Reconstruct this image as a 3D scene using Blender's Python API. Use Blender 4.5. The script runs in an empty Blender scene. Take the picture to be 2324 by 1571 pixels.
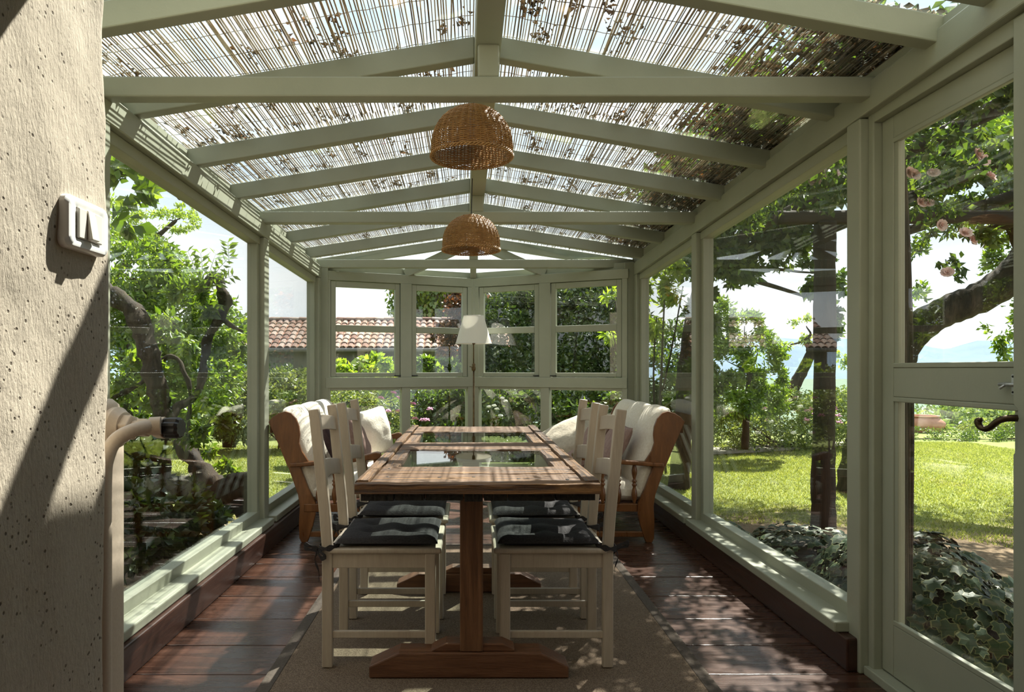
import bpy, math, random
import numpy as np
from mathutils import Vector, Matrix, noise

# ------------------------------------------------------------------ camera, sky, sun, exposure
SC = bpy.context.scene
COL = SC.collection
FPX, VX, VY, HC = 1549.0, 1065.0, 838.0, 1.2      # focal length in photo pixels, vanishing point, eye height


def W(px, py, d):
    """pixel + distance along the room -> point (x right, y into the room, z up)"""
    return ((px - VX) * d / FPX, d, HC - (py - VY) * d / FPX)


cam_d = bpy.data.cameras.new('camera')
cam_d.sensor_width = 36.0
cam_d.sensor_fit = 'HORIZONTAL'
cam_d.lens = FPX / 2324 * 36
cam_d.shift_x = (1162 - VX) / 2324
cam_d.shift_y = (VY - 785.5) / 2324
cam_d.clip_start = 0.02
cam_d.clip_end = 20000
cam = bpy.data.objects.new('camera', cam_d)
cam.location = (0, 0, HC)
cam.rotation_euler = (math.pi / 2, 0, 0)
COL.objects.link(cam)
SC.camera = cam

SUN_DIR = Vector((0.60, 1.0, 1.5)).normalized()     # towards the sun: ahead, to the right, high
SUN_STRENGTH = 11.0
SKY_STRENGTH = 0.84
EXPOSURE = 0.74

world = bpy.data.worlds.new('sky')
SC.world = world
world.use_nodes = True
wn = world.node_tree.nodes
wl = world.node_tree.links
wn.clear()
w_out = wn.new('ShaderNodeOutputWorld')
w_bg = wn.new('ShaderNodeBackground')
w_tc = wn.new('ShaderNodeTexCoord')
w_sep = wn.new('ShaderNodeSeparateXYZ')
w_ramp = wn.new('ShaderNodeValToRGB')
w_map = wn.new('ShaderNodeMapping')
w_map.inputs['Scale'].default_value = (1.0, 1.0, 3.5)
w_noise = wn.new('ShaderNodeTexNoise')
w_noise.inputs['Scale'].default_value = 2.2
w_noise.inputs['Detail'].default_value = 7
w_noise.inputs['Roughness'].default_value = 0.55
w_cr = wn.new('ShaderNodeValToRGB')
w_cr.color_ramp.elements[0].position = 0.36
w_cr.color_ramp.elements[1].position = 0.60
w_mix = wn.new('ShaderNodeMixRGB')
w_ramp.color_ramp.elements[0].position = 0.0
w_ramp.color_ramp.elements[0].color = (0.86, 0.94, 1.0, 1)
w_ramp.color_ramp.elements[1].position = 0.9
w_ramp.color_ramp.elements[1].color = (0.50, 0.70, 0.98, 1)
_e = w_ramp.color_ramp.elements.new(0.25)
_e.color = (0.72, 0.87, 1.0, 1)
w_mix.inputs[2].default_value = (1.12, 1.14, 1.16, 1)
wl.new(w_tc.outputs['Generated'], w_sep.inputs[0])
wl.new(w_sep.outputs['Z'], w_ramp.inputs[0])
wl.new(w_tc.outputs['Generated'], w_map.inputs[0])
wl.new(w_map.outputs[0], w_noise.inputs['Vector'])
wl.new(w_noise.outputs['Fac'], w_cr.inputs[0])
wl.new(w_cr.outputs[0], w_mix.inputs[0])
wl.new(w_ramp.outputs[0], w_mix.inputs[1])
wl.new(w_mix.outputs[0], w_bg.inputs['Color'])
w_bg.inputs['Strength'].default_value = SKY_STRENGTH
wl.new(w_bg.outputs[0], w_out.inputs[0])

sun_d = bpy.data.lights.new('sun', 'SUN')
sun_d.energy = SUN_STRENGTH
sun_d.angle = math.radians(0.55)
sun_d.color = (1.0, 0.95, 0.86)
sun = bpy.data.objects.new('sun', sun_d)
sun.location = (20, 28, 42)
sun.rotation_euler = SUN_DIR.to_track_quat('Z', 'Y').to_euler()
COL.objects.link(sun)

SC.view_settings.view_transform = 'Standard'
SC.view_settings.look = 'None'
SC.view_settings.gamma = 1
SC.view_settings.use_curve_mapping = False
SC.view_settings.exposure = EXPOSURE
try:
    SC.cycles.use_denoising = True
    SC.cycles.transparent_max_bounces = 24
    SC.cycles.max_bounces = 10
    SC.cycles.diffuse_bounces = 5
    SC.cycles.caustics_reflective = False
    SC.cycles.caustics_refractive = False
    SC.cycles.sample_clamp_indirect = 6.0
except Exception:
    pass

# ------------------------------------------------------------------ materials
MATS = {}


def new_mat(name):
    m = bpy.data.materials.new(name)
    m.use_nodes = True
    nt = m.node_tree
    nt.nodes.clear()
    out = nt.nodes.new('ShaderNodeOutputMaterial')
    MATS[name] = m
    return m, nt, out


def coords(nt, scale=(1, 1, 1), kind='Object'):
    tc = nt.nodes.new('ShaderNodeTexCoord')
    mp = nt.nodes.new('ShaderNodeMapping')
    mp.inputs['Scale'].default_value = scale
    nt.links.new(tc.outputs[kind], mp.inputs[0])
    return mp.outputs[0]


def noise_node(nt, vec, scale, detail=4, rough=0.55, dist=0.0):
    n = nt.nodes.new('ShaderNodeTexNoise')
    n.inputs['Scale'].default_value = scale
    n.inputs['Detail'].default_value = detail
    n.inputs['Roughness'].default_value = rough
    n.inputs['Distortion'].default_value = dist
    nt.links.new(vec, n.inputs['Vector'])
    return n.outputs['Fac']


def ramp(nt, fac, stops):
    r = nt.nodes.new('ShaderNodeValToRGB')
    els = r.color_ramp.elements
    while len(els) < len(stops):
        els.new(0.5)
    for e, (p, c) in zip(els, stops):
        e.position = p
        e.color = (c[0], c[1], c[2], 1)
    nt.links.new(fac, r.inputs[0])
    return r.outputs[0]


def mixc(nt, fac, a, b, mode='MIX'):
    n = nt.nodes.new('ShaderNodeMixRGB')
    n.blend_type = mode
    for i, v in ((0, fac), (1, a), (2, b)):
        if hasattr(v, 'links'):
            nt.links.new(v, n.inputs[i])
        elif i == 0:
            n.inputs[0].default_value = v
        else:
            n.inputs[i].default_value = (v[0], v[1], v[2], 1)
    return n.outputs[0]


def bump(nt, h, strength, dist=0.01):
    b = nt.nodes.new('ShaderNodeBump')
    b.inputs['Strength'].default_value = strength
    b.inputs['Distance'].default_value = dist
    nt.links.new(h, b.inputs['Height'])
    return b.outputs[0]


def principled(nt, out, color, rough, normal=None, metallic=0.0, spec=0.5):
    p = nt.nodes.new('ShaderNodeBsdfPrincipled')
    for key, v in (('Base Color', color), ('Roughness', rough)):
        if hasattr(v, 'links'):
            nt.links.new(v, p.inputs[key])
        elif key == 'Base Color':
            p.inputs[key].default_value = (v[0], v[1], v[2], 1)
        else:
            p.inputs[key].default_value = v
    p.inputs['Metallic'].default_value = metallic
    p.inputs['Specular IOR Level'].default_value = spec
    if normal is not None:
        nt.links.new(normal, p.inputs['Normal'])
    if out is not None:
        nt.links.new(p.outputs[0], out.inputs[0])
    return p


def mat_simple(name, c1, c2, scale=(8, 8, 8), nscale=3.0, rough=0.6, bumps=0.15, detail=5, metallic=0.0, spec=0.5, kind='Object'):
    m, nt, out = new_mat(name)
    v = coords(nt, scale, kind)
    n = noise_node(nt, v, nscale, detail)
    c = ramp(nt, n, [(0.3, c1), (0.7, c2)])
    principled(nt, out, c, rough, bump(nt, n, bumps) if bumps else None, metallic, spec)
    return m


def mat_paint(name, c1, c2, chips=(0.16, 0.13, 0.09), rough=0.45):
    """painted timber: long grain relief, small cracks and worn spots"""
    m, nt, out = new_mat(name)
    v = coords(nt, (1, 1, 1))
    n1 = noise_node(nt, v, 2.5, 4)
    n2 = noise_node(nt, v, 55, 5, 0.6, 0.6)
    n3 = noise_node(nt, coords(nt, (9, 9, 9)), 3.2, 6, 0.7)
    base = ramp(nt, n1, [(0.3, c1), (0.7, c2)])
    chip = ramp(nt, n3, [(0.715, (0, 0, 0)), (0.75, (1, 1, 1))])
    c = mixc(nt, chip, base, chips)
    principled(nt, out, c, rough, bump(nt, n2, 0.12, 0.004))
    return m


def mat_wood(name, stops, scale, rough=0.5, bumps=0.3, spec=0.5, nscale=2.0, fine=0.35):
    """grain along the axis with the small scale; every piece starts at its own place in the pattern"""
    m, nt, out = new_mat(name)
    oi = nt.nodes.new('ShaderNodeObjectInfo')
    tc = nt.nodes.new('ShaderNodeTexCoord')
    mp = nt.nodes.new('ShaderNodeMapping')
    mp.inputs['Scale'].default_value = scale
    vm = nt.nodes.new('ShaderNodeVectorMath')
    vm.operation = 'MULTIPLY_ADD'
    nt.links.new(oi.outputs['Random'], vm.inputs[0])
    vm.inputs[1].default_value = (17.0, 23.0, 31.0)
    nt.links.new(tc.outputs['Object'], vm.inputs[2])
    nt.links.new(vm.outputs[0], mp.inputs[0])
    n = noise_node(nt, mp.outputs[0], nscale, 8, 0.62, 1.2)
    n2 = noise_node(nt, mp.outputs[0], nscale * 6, 4, 0.7)
    c = ramp(nt, n, stops)
    c2 = mixc(nt, fine, c, ramp(nt, n2, [(0.35, (0.35, 0.35, 0.35)), (0.65, (1, 1, 1))]), 'MULTIPLY')
    mul = nt.nodes.new('ShaderNodeMath')
    mul.operation = 'ADD'
    nt.links.new(n, mul.inputs[0])
    nt.links.new(n2, mul.inputs[1])
    rr = nt.nodes.new('ShaderNodeMapRange')
    rr.inputs['From Min'].default_value = 0.3
    rr.inputs['From Max'].default_value = 0.7
    rr.inputs['To Min'].default_value = rough * 0.75
    rr.inputs['To Max'].default_value = min(1, rough * 1.3)
    nt.links.new(n, rr.inputs['Value'])
    principled(nt, out, c2, rr.outputs[0], bump(nt, mul.outputs[0], bumps, 0.004), 0, spec)
    return m


def mat_leaf(name, stops, transl=0.45, gloss=0.06, trans_tint=(1.25, 1.25, 0.45)):
    m, nt, out = new_mat(name)
    g = nt.nodes.new('ShaderNodeNewGeometry')
    c = ramp(nt, g.outputs['Random Per Island'], stops)
    d = nt.nodes.new('ShaderNodeBsdfDiffuse')
    t = nt.nodes.new('ShaderNodeBsdfTranslucent')
    gl = nt.nodes.new('ShaderNodeBsdfGlossy')
    gl.inputs['Roughness'].default_value = 0.35
    gl.inputs['Color'].default_value = (0.9, 0.95, 0.9, 1)
    nt.links.new(c, d.inputs['Color'])
    tc = mixc(nt, 1.0, c, trans_tint, 'MULTIPLY')
    nt.links.new(tc, t.inputs['Color'])
    m1 = nt.nodes.new('ShaderNodeMixShader')
    m1.inputs[0].default_value = transl
    nt.links.new(d.outputs[0], m1.inputs[1])
    nt.links.new(t.outputs[0], m1.inputs[2])
    m2 = nt.nodes.new('ShaderNodeMixShader')
    m2.inputs[0].default_value = gloss
    nt.links.new(m1.outputs[0], m2.inputs[1])
    nt.links.new(gl.outputs[0], m2.inputs[2])
    nt.links.new(m2.outputs[0], out.inputs[0])
    return m


def mat_glass(name, tint, r0):
    m, nt, out = new_mat(name)
    g = nt.nodes.new('ShaderNodeNewGeometry')
    dot = nt.nodes.new('ShaderNodeVectorMath')
    dot.operation = 'DOT_PRODUCT'
    nt.links.new(g.outputs['Normal'], dot.inputs[0])
    nt.links.new(g.outputs['Incoming'], dot.inputs[1])

    def mth(op, a, b=None):
        n = nt.nodes.new('ShaderNodeMath')
        n.operation = op
        for i, v in enumerate((a, b)):
            if v is None:
                continue
            if hasattr(v, 'links'):
                nt.links.new(v, n.inputs[i])
            else:
                n.inputs[i].default_value = v
        return n.outputs[0]
    cosv = mth('ABSOLUTE', dot.outputs['Value'])
    f = mth('POWER', mth('SUBTRACT', 1.0, cosv), 5.0)
    f = mth('ADD', mth('MULTIPLY', f, 1.0 - r0), r0)
    tr = nt.nodes.new('ShaderNodeBsdfTransparent')
    tr.inputs['Color'].default_value = (*tint, 1)
    gl = nt.nodes.new('ShaderNodeBsdfGlossy')
    gl.inputs['Roughness'].default_value = 0.0
    mx = nt.nodes.new('ShaderNodeMixShader')
    nt.links.new(f, mx.inputs[0])
    nt.links.new(tr.outputs[0], mx.inputs[1])
    nt.links.new(gl.outputs[0], mx.inputs[2])
    nt.links.new(mx.outputs[0], out.inputs[0])
    return m


PAINT = mat_paint('sage_paint', (0.305, 0.325, 0.245), (0.36, 0.378, 0.29))
GREIGE = mat_wood('greige_paint', [(0.3, (0.40, 0.335, 0.265)), (0.7, (0.47, 0.405, 0.325))], (14, 14, 1.2), 0.42, 0.10, fine=0.12)
GLASS = mat_glass('window_glass', (0.965, 0.98, 0.968), 0.056)
ROOFGLASS = mat_glass('roof_glass', (0.95, 0.975, 0.97), 0.042)
TABLEGLASS = mat_glass('table_glass', (0.88, 0.94, 0.905), 0.06)
PLANK = mat_wood('floor_plank', [(0.25, (0.026, 0.011, 0.007)), (0.55, (0.068, 0.029, 0.017)), (0.8, (0.13, 0.058, 0.034))], (0.9, 9, 9), 0.27, 0.16)
SKIRT = mat_wood('skirting_wood', [(0.3, (0.026, 0.010, 0.007)), (0.7, (0.070, 0.028, 0.016))], (9, 0.8, 9), 0.38, 0.2)
TABLE = mat_wood('weathered_wood', [(0.30, (0.024, 0.010, 0.004)), (0.44, (0.12, 0.051, 0.014)), (0.56, (0.24, 0.112, 0.032)), (0.75, (0.41, 0.22, 0.075))], (1.1, 22, 22), 0.58, 1.0, nscale=1.7, fine=0.6)
TABLEY = mat_wood('weathered_wood_long', [(0.30, (0.026, 0.011, 0.005)), (0.44, (0.12, 0.054, 0.016)), (0.56, (0.23, 0.112, 0.035)), (0.75, (0.38, 0.21, 0.078))], (22, 1.1, 22), 0.58, 1.0, nscale=1.7, fine=0.6)
TRESTLE = mat_wood('trestle_wood', [(0.2, (0.05, 0.020, 0.009)), (0.5, (0.15, 0.066, 0.028)), (0.8, (0.25, 0.12, 0.055))], (14, 14, 1.1), 0.5, 0.4)
FOOTW = mat_wood('trestle_foot_wood', [(0.2, (0.05, 0.018, 0.009)), (0.5, (0.14, 0.058, 0.026)), (0.8, (0.22, 0.10, 0.048))], (1.2, 14, 14), 0.5, 0.4)
BLACKW = mat_simple('black_wood', (0.006, 0.006, 0.006), (0.03, 0.025, 0.02), (6, 6, 6), 8, 0.8, 0.8)
PINE = mat_wood('stained_pine', [(0.25, (0.105, 0.036, 0.011)), (0.55, (0.19, 0.072, 0.020)), (0.85, (0.28, 0.115, 0.036))], (7, 7, 1.0), 0.32, 0.1, nscale=1.6)
CREAM = mat_simple('cream_fabric', (0.70, 0.64, 0.53), (0.80, 0.75, 0.65), (1, 1, 1), 60, 0.9, 0.25, spec=0.1)
LINEN = mat_simple('beige_linen', (0.50, 0.44, 0.35), (0.60, 0.54, 0.44), (1, 1, 1), 45, 0.9, 0.3, spec=0.1)
MAUVE = mat_simple('mauve_fabric', (0.26, 0.175, 0.15), (0.34, 0.235, 0.20), (1, 1, 1), 40, 0.9, 0.2, spec=0.1)
PLUM = mat_simple('dark_plum_fabric', (0.045, 0.030, 0.035), (0.07, 0.05, 0.055), (1, 1, 1), 40, 0.9, 0.2, spec=0.1)
CHARC = mat_simple('charcoal_fabric', (0.026, 0.024, 0.025), (0.046, 0.042, 0.043), (1, 1, 1), 160, 0.85, 0.3, spec=0.15)
WICKER = mat_simple('wicker', (0.33, 0.165, 0.050), (0.50, 0.28, 0.095), (1, 1, 1), 30, 0.42, 0.2)
BRASS = mat_simple('aged_brass', (0.09, 0.06, 0.03), (0.16, 0.11, 0.055), (5, 5, 5), 8, 0.4, 0.05, metallic=0.9)
STEEL = mat_simple('galvanised_steel', (0.42, 0.44, 0.44), (0.58, 0.60, 0.60), (5, 5, 5), 12, 0.45, 0.1, metallic=0.9)
BRONZE = mat_simple('dark_bronze', (0.05, 0.034, 0.02), (0.10, 0.07, 0.04), (5, 5, 5), 10, 0.4, 0.1, metallic=0.85)
PLASTIC = mat_simple('white_plastic', (0.72, 0.71, 0.69), (0.78, 0.77, 0.75), (5, 5, 5), 3, 0.3, 0.0)
IVORY = mat_simple('ivory_plastic', (0.70, 0.66, 0.57), (0.74, 0.70, 0.61), (5, 5, 5), 3, 0.35, 0.0)
BLACKP = mat_simple('black_plastic', (0.012, 0.012, 0.013), (0.03, 0.03, 0.032), (5, 5, 5), 6, 0.4, 0.05)
RADP = mat_simple('radiator_enamel', (0.56, 0.46, 0.36), (0.62, 0.52, 0.41), (3, 3, 3), 60, 0.38, 0.04)
IRON = mat_simple('black_iron', (0.01, 0.01, 0.01), (0.03, 0.03, 0.03), (3, 3, 3), 10, 0.5, 0.05, metallic=0.5)
BARK = mat_wood('bark', [(0.30, (0.012, 0.009, 0.006)), (0.5, (0.045, 0.034, 0.023)), (0.8, (0.12, 0.095, 0.068))], (7, 7, 1.4), 0.9, 1.2, 0.2)
DARKWOOD = mat_wood('old_dark_timber', [(0.25, (0.016, 0.011, 0.008)), (0.6, (0.05, 0.036, 0.027)), (0.85, (0.10, 0.08, 0.06))], (9, 9, 1.0), 0.85, 0.9, 0.2)
DARKWOODX = mat_wood('old_dark_timber_beam', [(0.25, (0.016, 0.011, 0.008)), (0.6, (0.05, 0.036, 0.027)), (0.85, (0.10, 0.08, 0.06))], (1.0, 9, 9), 0.85, 0.9, 0.2)
URN = mat_simple('terracotta', (0.36, 0.17, 0.11), (0.48, 0.25, 0.17), (2, 2, 2), 5, 0.8, 0.2, spec=0.2)
SHEDWALL = mat_simple('old_grey_render', (0.16, 0.16, 0.15), (0.26, 0.25, 0.23), (1, 1, 1), 3, 0.9, 0.3, spec=0.1)
HOUSEIN = mat_simple('house_plaster', (0.30, 0.27, 0.23), (0.36, 0.33, 0.28), (1, 1, 1), 2, 0.9, 0.1, spec=0.1)
STONE = mat_simple('flagstone', (0.24, 0.22, 0.18), (0.38, 0.35, 0.30), (1, 1, 1), 6, 0.9, 0.4, spec=0.1)
ROSE = mat_simple('pale_rose_petal', (0.74, 0.46, 0.42), (0.86, 0.72, 0.66), (9, 9, 9), 2, 0.6, 0.0, spec=0.2)
PINKF = mat_simple('pink_valerian', (0.40, 0.16, 0.28), (0.58, 0.32, 0.44), (9, 9, 9), 20, 0.7, 0.0, spec=0.1)
WHITEF = mat_simple('white_blossom', (0.78, 0.78, 0.74), (0.88, 0.88, 0.84), (9, 9, 9), 20, 0.7, 0.0, spec=0.1)


def mk_shade():
    m, nt, out = new_mat('white_lamp_cloth')
    d = nt.nodes.new('ShaderNodeBsdfDiffuse')
    d.inputs['Color'].default_value = (0.90, 0.89, 0.86, 1)
    t = nt.nodes.new('ShaderNodeBsdfTranslucent')
    t.inputs['Color'].default_value = (0.90, 0.87, 0.80, 1)
    mx = nt.nodes.new('ShaderNodeMixShader')
    mx.inputs[0].default_value = 0.4
    nt.links.new(d.outputs[0], mx.inputs[1])
    nt.links.new(t.outputs[0], mx.inputs[2])
    nt.links.new(mx.outputs[0], out.inputs[0])
    return m


SHADE = mk_shade()


def mk_stucco():
    m, nt, out = new_mat('rough_stucco')
    v = coords(nt, (1, 1, 1))
    vs = coords(nt, (1.4, 1.4, 0.55))
    big = noise_node(nt, v, 1.6, 4)
    streak = noise_node(nt, vs, 130, 6, 0.65)
    pit = nt.nodes.new('ShaderNodeTexVoronoi')
    pit.inputs['Scale'].default_value = 75
    nt.links.new(v, pit.inputs['Vector'])
    pitm = noise_node(nt, v, 16, 3)
    pm = ramp(nt, pit.outputs['Distance'], [(0.13, (1, 1, 1)), (0.24, (0, 0, 0))])
    sel = ramp(nt, pitm, [(0.44, (0, 0, 0)), (0.54, (1, 1, 1))])
    holes = mixc(nt, 1.0, pm, sel, 'MULTIPLY')
    base = ramp(nt, big, [(0.3, (0.44, 0.375, 0.295)), (0.7, (0.54, 0.465, 0.375))])
    base = mixc(nt, 0.25, base, ramp(nt, streak, [(0.35, (0.5, 0.5, 0.5)), (0.6, (1, 1, 1))]), 'MULTIPLY')
    c = mixc(nt, holes, base, (0.12, 0.095, 0.07))
    hgt = mixc(nt, holes, ramp(nt, streak, [(0.25, (0.2, 0.2, 0.2)), (0.75, (1, 1, 1))]), (0, 0, 0))
    principled(nt, out, c, 0.9, bump(nt, hgt, 0.5, 0.004), 0, 0.15)
    return m


STUCCO = mk_stucco()


def mk_rug():
    m, nt, out = new_mat('woven_rug')
    v = coords(nt, (1, 1, 1))
    w1 = nt.nodes.new('ShaderNodeTexWave')
    w1.inputs['Scale'].default_value = 55
    w1.inputs['Distortion'].default_value = 1.5
    w1.bands_direction = 'Y'
    nt.links.new(v, w1.inputs['Vector'])
    n = noise_node(nt, v, 260, 3)
    n2 = noise_node(nt, v, 3, 3)
    c = ramp(nt, n, [(0.32, (0.085, 0.060, 0.042)), (0.68, (0.26, 0.195, 0.14))])
    c = mixc(nt, 0.4, c, ramp(nt, n2, [(0.3, (0.7, 0.7, 0.7)), (0.7, (1, 1, 1))]), 'MULTIPLY')
    principled(nt, out, c, 0.95, bump(nt, w1.outputs['Fac'], 0.3, 0.004), 0, 0.1)
    return m


RUG = mk_rug()
RUGEDGE = mat_simple('rug_binding', (0.075, 0.062, 0.05), (0.11, 0.09, 0.075), (1, 1, 1), 120, 0.9, 0.3, spec=0.1)


def mk_reed():
    m, nt, out = new_mat('sun_bleached_reed')
    g = nt.nodes.new('ShaderNodeNewGeometry')
    c = ramp(nt, g.outputs['Random Per Island'], [(0.0, (0.22, 0.16, 0.10)), (0.45, (0.42, 0.34, 0.24)), (1.0, (0.62, 0.54, 0.42))])
    d = nt.nodes.new('ShaderNodeBsdfDiffuse')
    t = nt.nodes.new('ShaderNodeBsdfTranslucent')
    nt.links.new(c, d.inputs['Color'])
    nt.links.new(c, t.inputs['Color'])
    mx = nt.nodes.new('ShaderNodeMixShader')
    mx.inputs[0].default_value = 0.38
    nt.links.new(d.outputs[0], mx.inputs[1])
    nt.links.new(t.outputs[0], mx.inputs[2])
    nt.links.new(mx.outputs[0], out.inputs[0])
    return m


REED = mk_reed()


def mk_lawn():
    m, nt, out = new_mat('lawn_ground')
    v = coords(nt, (1, 1, 1))
    n1 = noise_node(nt, v, 0.8, 5)
    n2 = noise_node(nt, v, 40, 5, 0.7)
    dry = noise_node(nt, v, 0.55, 4, 0.6)
    green = ramp(nt, n2, [(0.3, (0.15, 0.185, 0.055)), (0.7, (0.35, 0.38, 0.15))])
    green = mixc(nt, 0.5, green, ramp(nt, n1, [(0.35, (0.75, 0.85, 0.6)), (0.65, (1.0, 1.0, 1.0))]), 'MULTIPLY')
    soil = ramp(nt, n2, [(0.3, (0.13, 0.09, 0.055)), (0.7, (0.34, 0.26, 0.17))])
    # bare earth close to the conservatory
    g = nt.nodes.new('ShaderNodeNewGeometry')
    sp = nt.nodes.new('ShaderNodeSeparateXYZ')
    nt.links.new(g.outputs['Position'], sp.inputs[0])
    mr = nt.nodes.new('ShaderNodeMapRange')
    mr.inputs['From Min'].default_value = 7.4
    mr.inputs['From Max'].default_value = 5.2
    nt.links.new(sp.outputs['Y'], mr.inputs['Value'])
    ad = nt.nodes.new('ShaderNodeMath')
    ad.operation = 'MULTIPLY_ADD'
    nt.links.new(mr.outputs[0], ad.inputs[0])
    ad.inputs[1].default_value = 0.55
    nt.links.new(dry, ad.inputs[2])
    sm = ramp(nt, ad.outputs[0], [(0.62, (0, 0, 0)), (0.80, (1, 1, 1))])
    c = mixc(nt, sm, green, soil)
    principled(nt, out, c, 0.95, bump(nt, n2, 0.6, 0.03), 0, 0.1)
    return m


LAWN = mk_lawn()
LF_BRIGHT = mat_leaf('leaf_bright', [(0.0, (0.075, 0.14, 0.018)), (0.5, (0.14, 0.235, 0.030)), (1.0, (0.27, 0.36, 0.06))], 0.5)
LF_LIME = mat_leaf('leaf_lime', [(0.0, (0.17, 0.27, 0.03)), (0.5, (0.28, 0.40, 0.05)), (1.0, (0.42, 0.50, 0.10))], 0.5)
LF_MID = mat_leaf('leaf_mid', [(0.0, (0.035, 0.075, 0.014)), (0.5, (0.075, 0.135, 0.024)), (1.0, (0.16, 0.225, 0.045))], 0.45)
LF_DARK = mat_leaf('leaf_dark', [(0.0, (0.014, 0.030, 0.010)), (0.6, (0.034, 0.062, 0.018)), (1.0, (0.085, 0.115, 0.030))], 0.35)
LF_RUST = mat_leaf('leaf_rust', [(0.0, (0.035, 0.018, 0.014)), (0.6, (0.10, 0.045, 0.025)), (1.0, (0.30, 0.13, 0.05))], 0.4, trans_tint=(1.3, 0.9, 0.5))
LF_PALE = mat_leaf('leaf_pale_olive', [(0.0, (0.10, 0.15, 0.05)), (0.5, (0.19, 0.25, 0.09)), (1.0, (0.34, 0.38, 0.17))], 0.4)
LF_DRY = mat_leaf('leaf_dry', [(0.0, (0.020, 0.014, 0.009)), (0.6, (0.060, 0.040, 0.022)), (0.93, (0.12, 0.075, 0.035)), (1.0, (0.30, 0.14, 0.05))], 0.22, 0.02, (1.2, 0.95, 0.7))
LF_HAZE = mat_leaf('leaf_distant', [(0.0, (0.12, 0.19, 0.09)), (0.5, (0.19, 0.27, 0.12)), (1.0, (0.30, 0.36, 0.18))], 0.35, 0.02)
GRASS = mat_leaf('grass_blade', [(0.0, (0.15, 0.19, 0.055)), (0.5, (0.27, 0.31, 0.105)), (1.0, (0.44, 0.45, 0.22))], 0.45, 0.02)
IVY_IN = mat_simple('ivy_leaf_green', (0.012, 0.030, 0.011), (0.028, 0.056, 0.019), (20, 20, 20), 2, 0.5, 0.05, spec=0.25)
IVY_RIM = mat_simple('ivy_leaf_margin', (0.085, 0.098, 0.036), (0.14, 0.15, 0.06), (20, 20, 20), 2, 0.5, 0.0, spec=0.25)
HILL1 = mat_simple('hazed_far_hills', (0.15, 0.205, 0.26), (0.175, 0.23, 0.285), (0.002, 0.002, 0.004), 4, 1.0, 0.0, spec=0.0)  # blue of distance haze is painted into the hill colour
HILL2 = mat_simple('hazed_green_valley', (0.13, 0.18, 0.15), (0.19, 0.24, 0.17), (0.02, 0.02, 0.02), 6, 1.0, 0.0, spec=0.0)  # valley green also has distance haze mixed into the colour


def mk_tile():
    m, nt, out = new_mat('old_roof_tile')
    oi = nt.nodes.new('ShaderNodeObjectInfo')
    v = coords(nt, (3, 3, 3), 'Generated')
    n = noise_node(nt, v, 3, 5)
    c = ramp(nt, oi.outputs['Random'], [(0.0, (0.20, 0.115, 0.09)), (0.35, (0.31, 0.215, 0.175)), (0.7, (0.42, 0.33, 0.28)), (1.0, (0.25, 0.185, 0.16))])
    c = mixc(nt, 0.5, c, ramp(nt, n, [(0.35, (0.5, 0.5, 0.48)), (0.65, (1, 1, 1))]), 'MULTIPLY')
    principled(nt, out, c, 0.85, bump(nt, n, 0.3), 0, 0.15)
    return m


TILE = mk_tile()

# ------------------------------------------------------------------ mesh helpers
R = np.random.RandomState(7)
random.seed(7)


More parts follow.
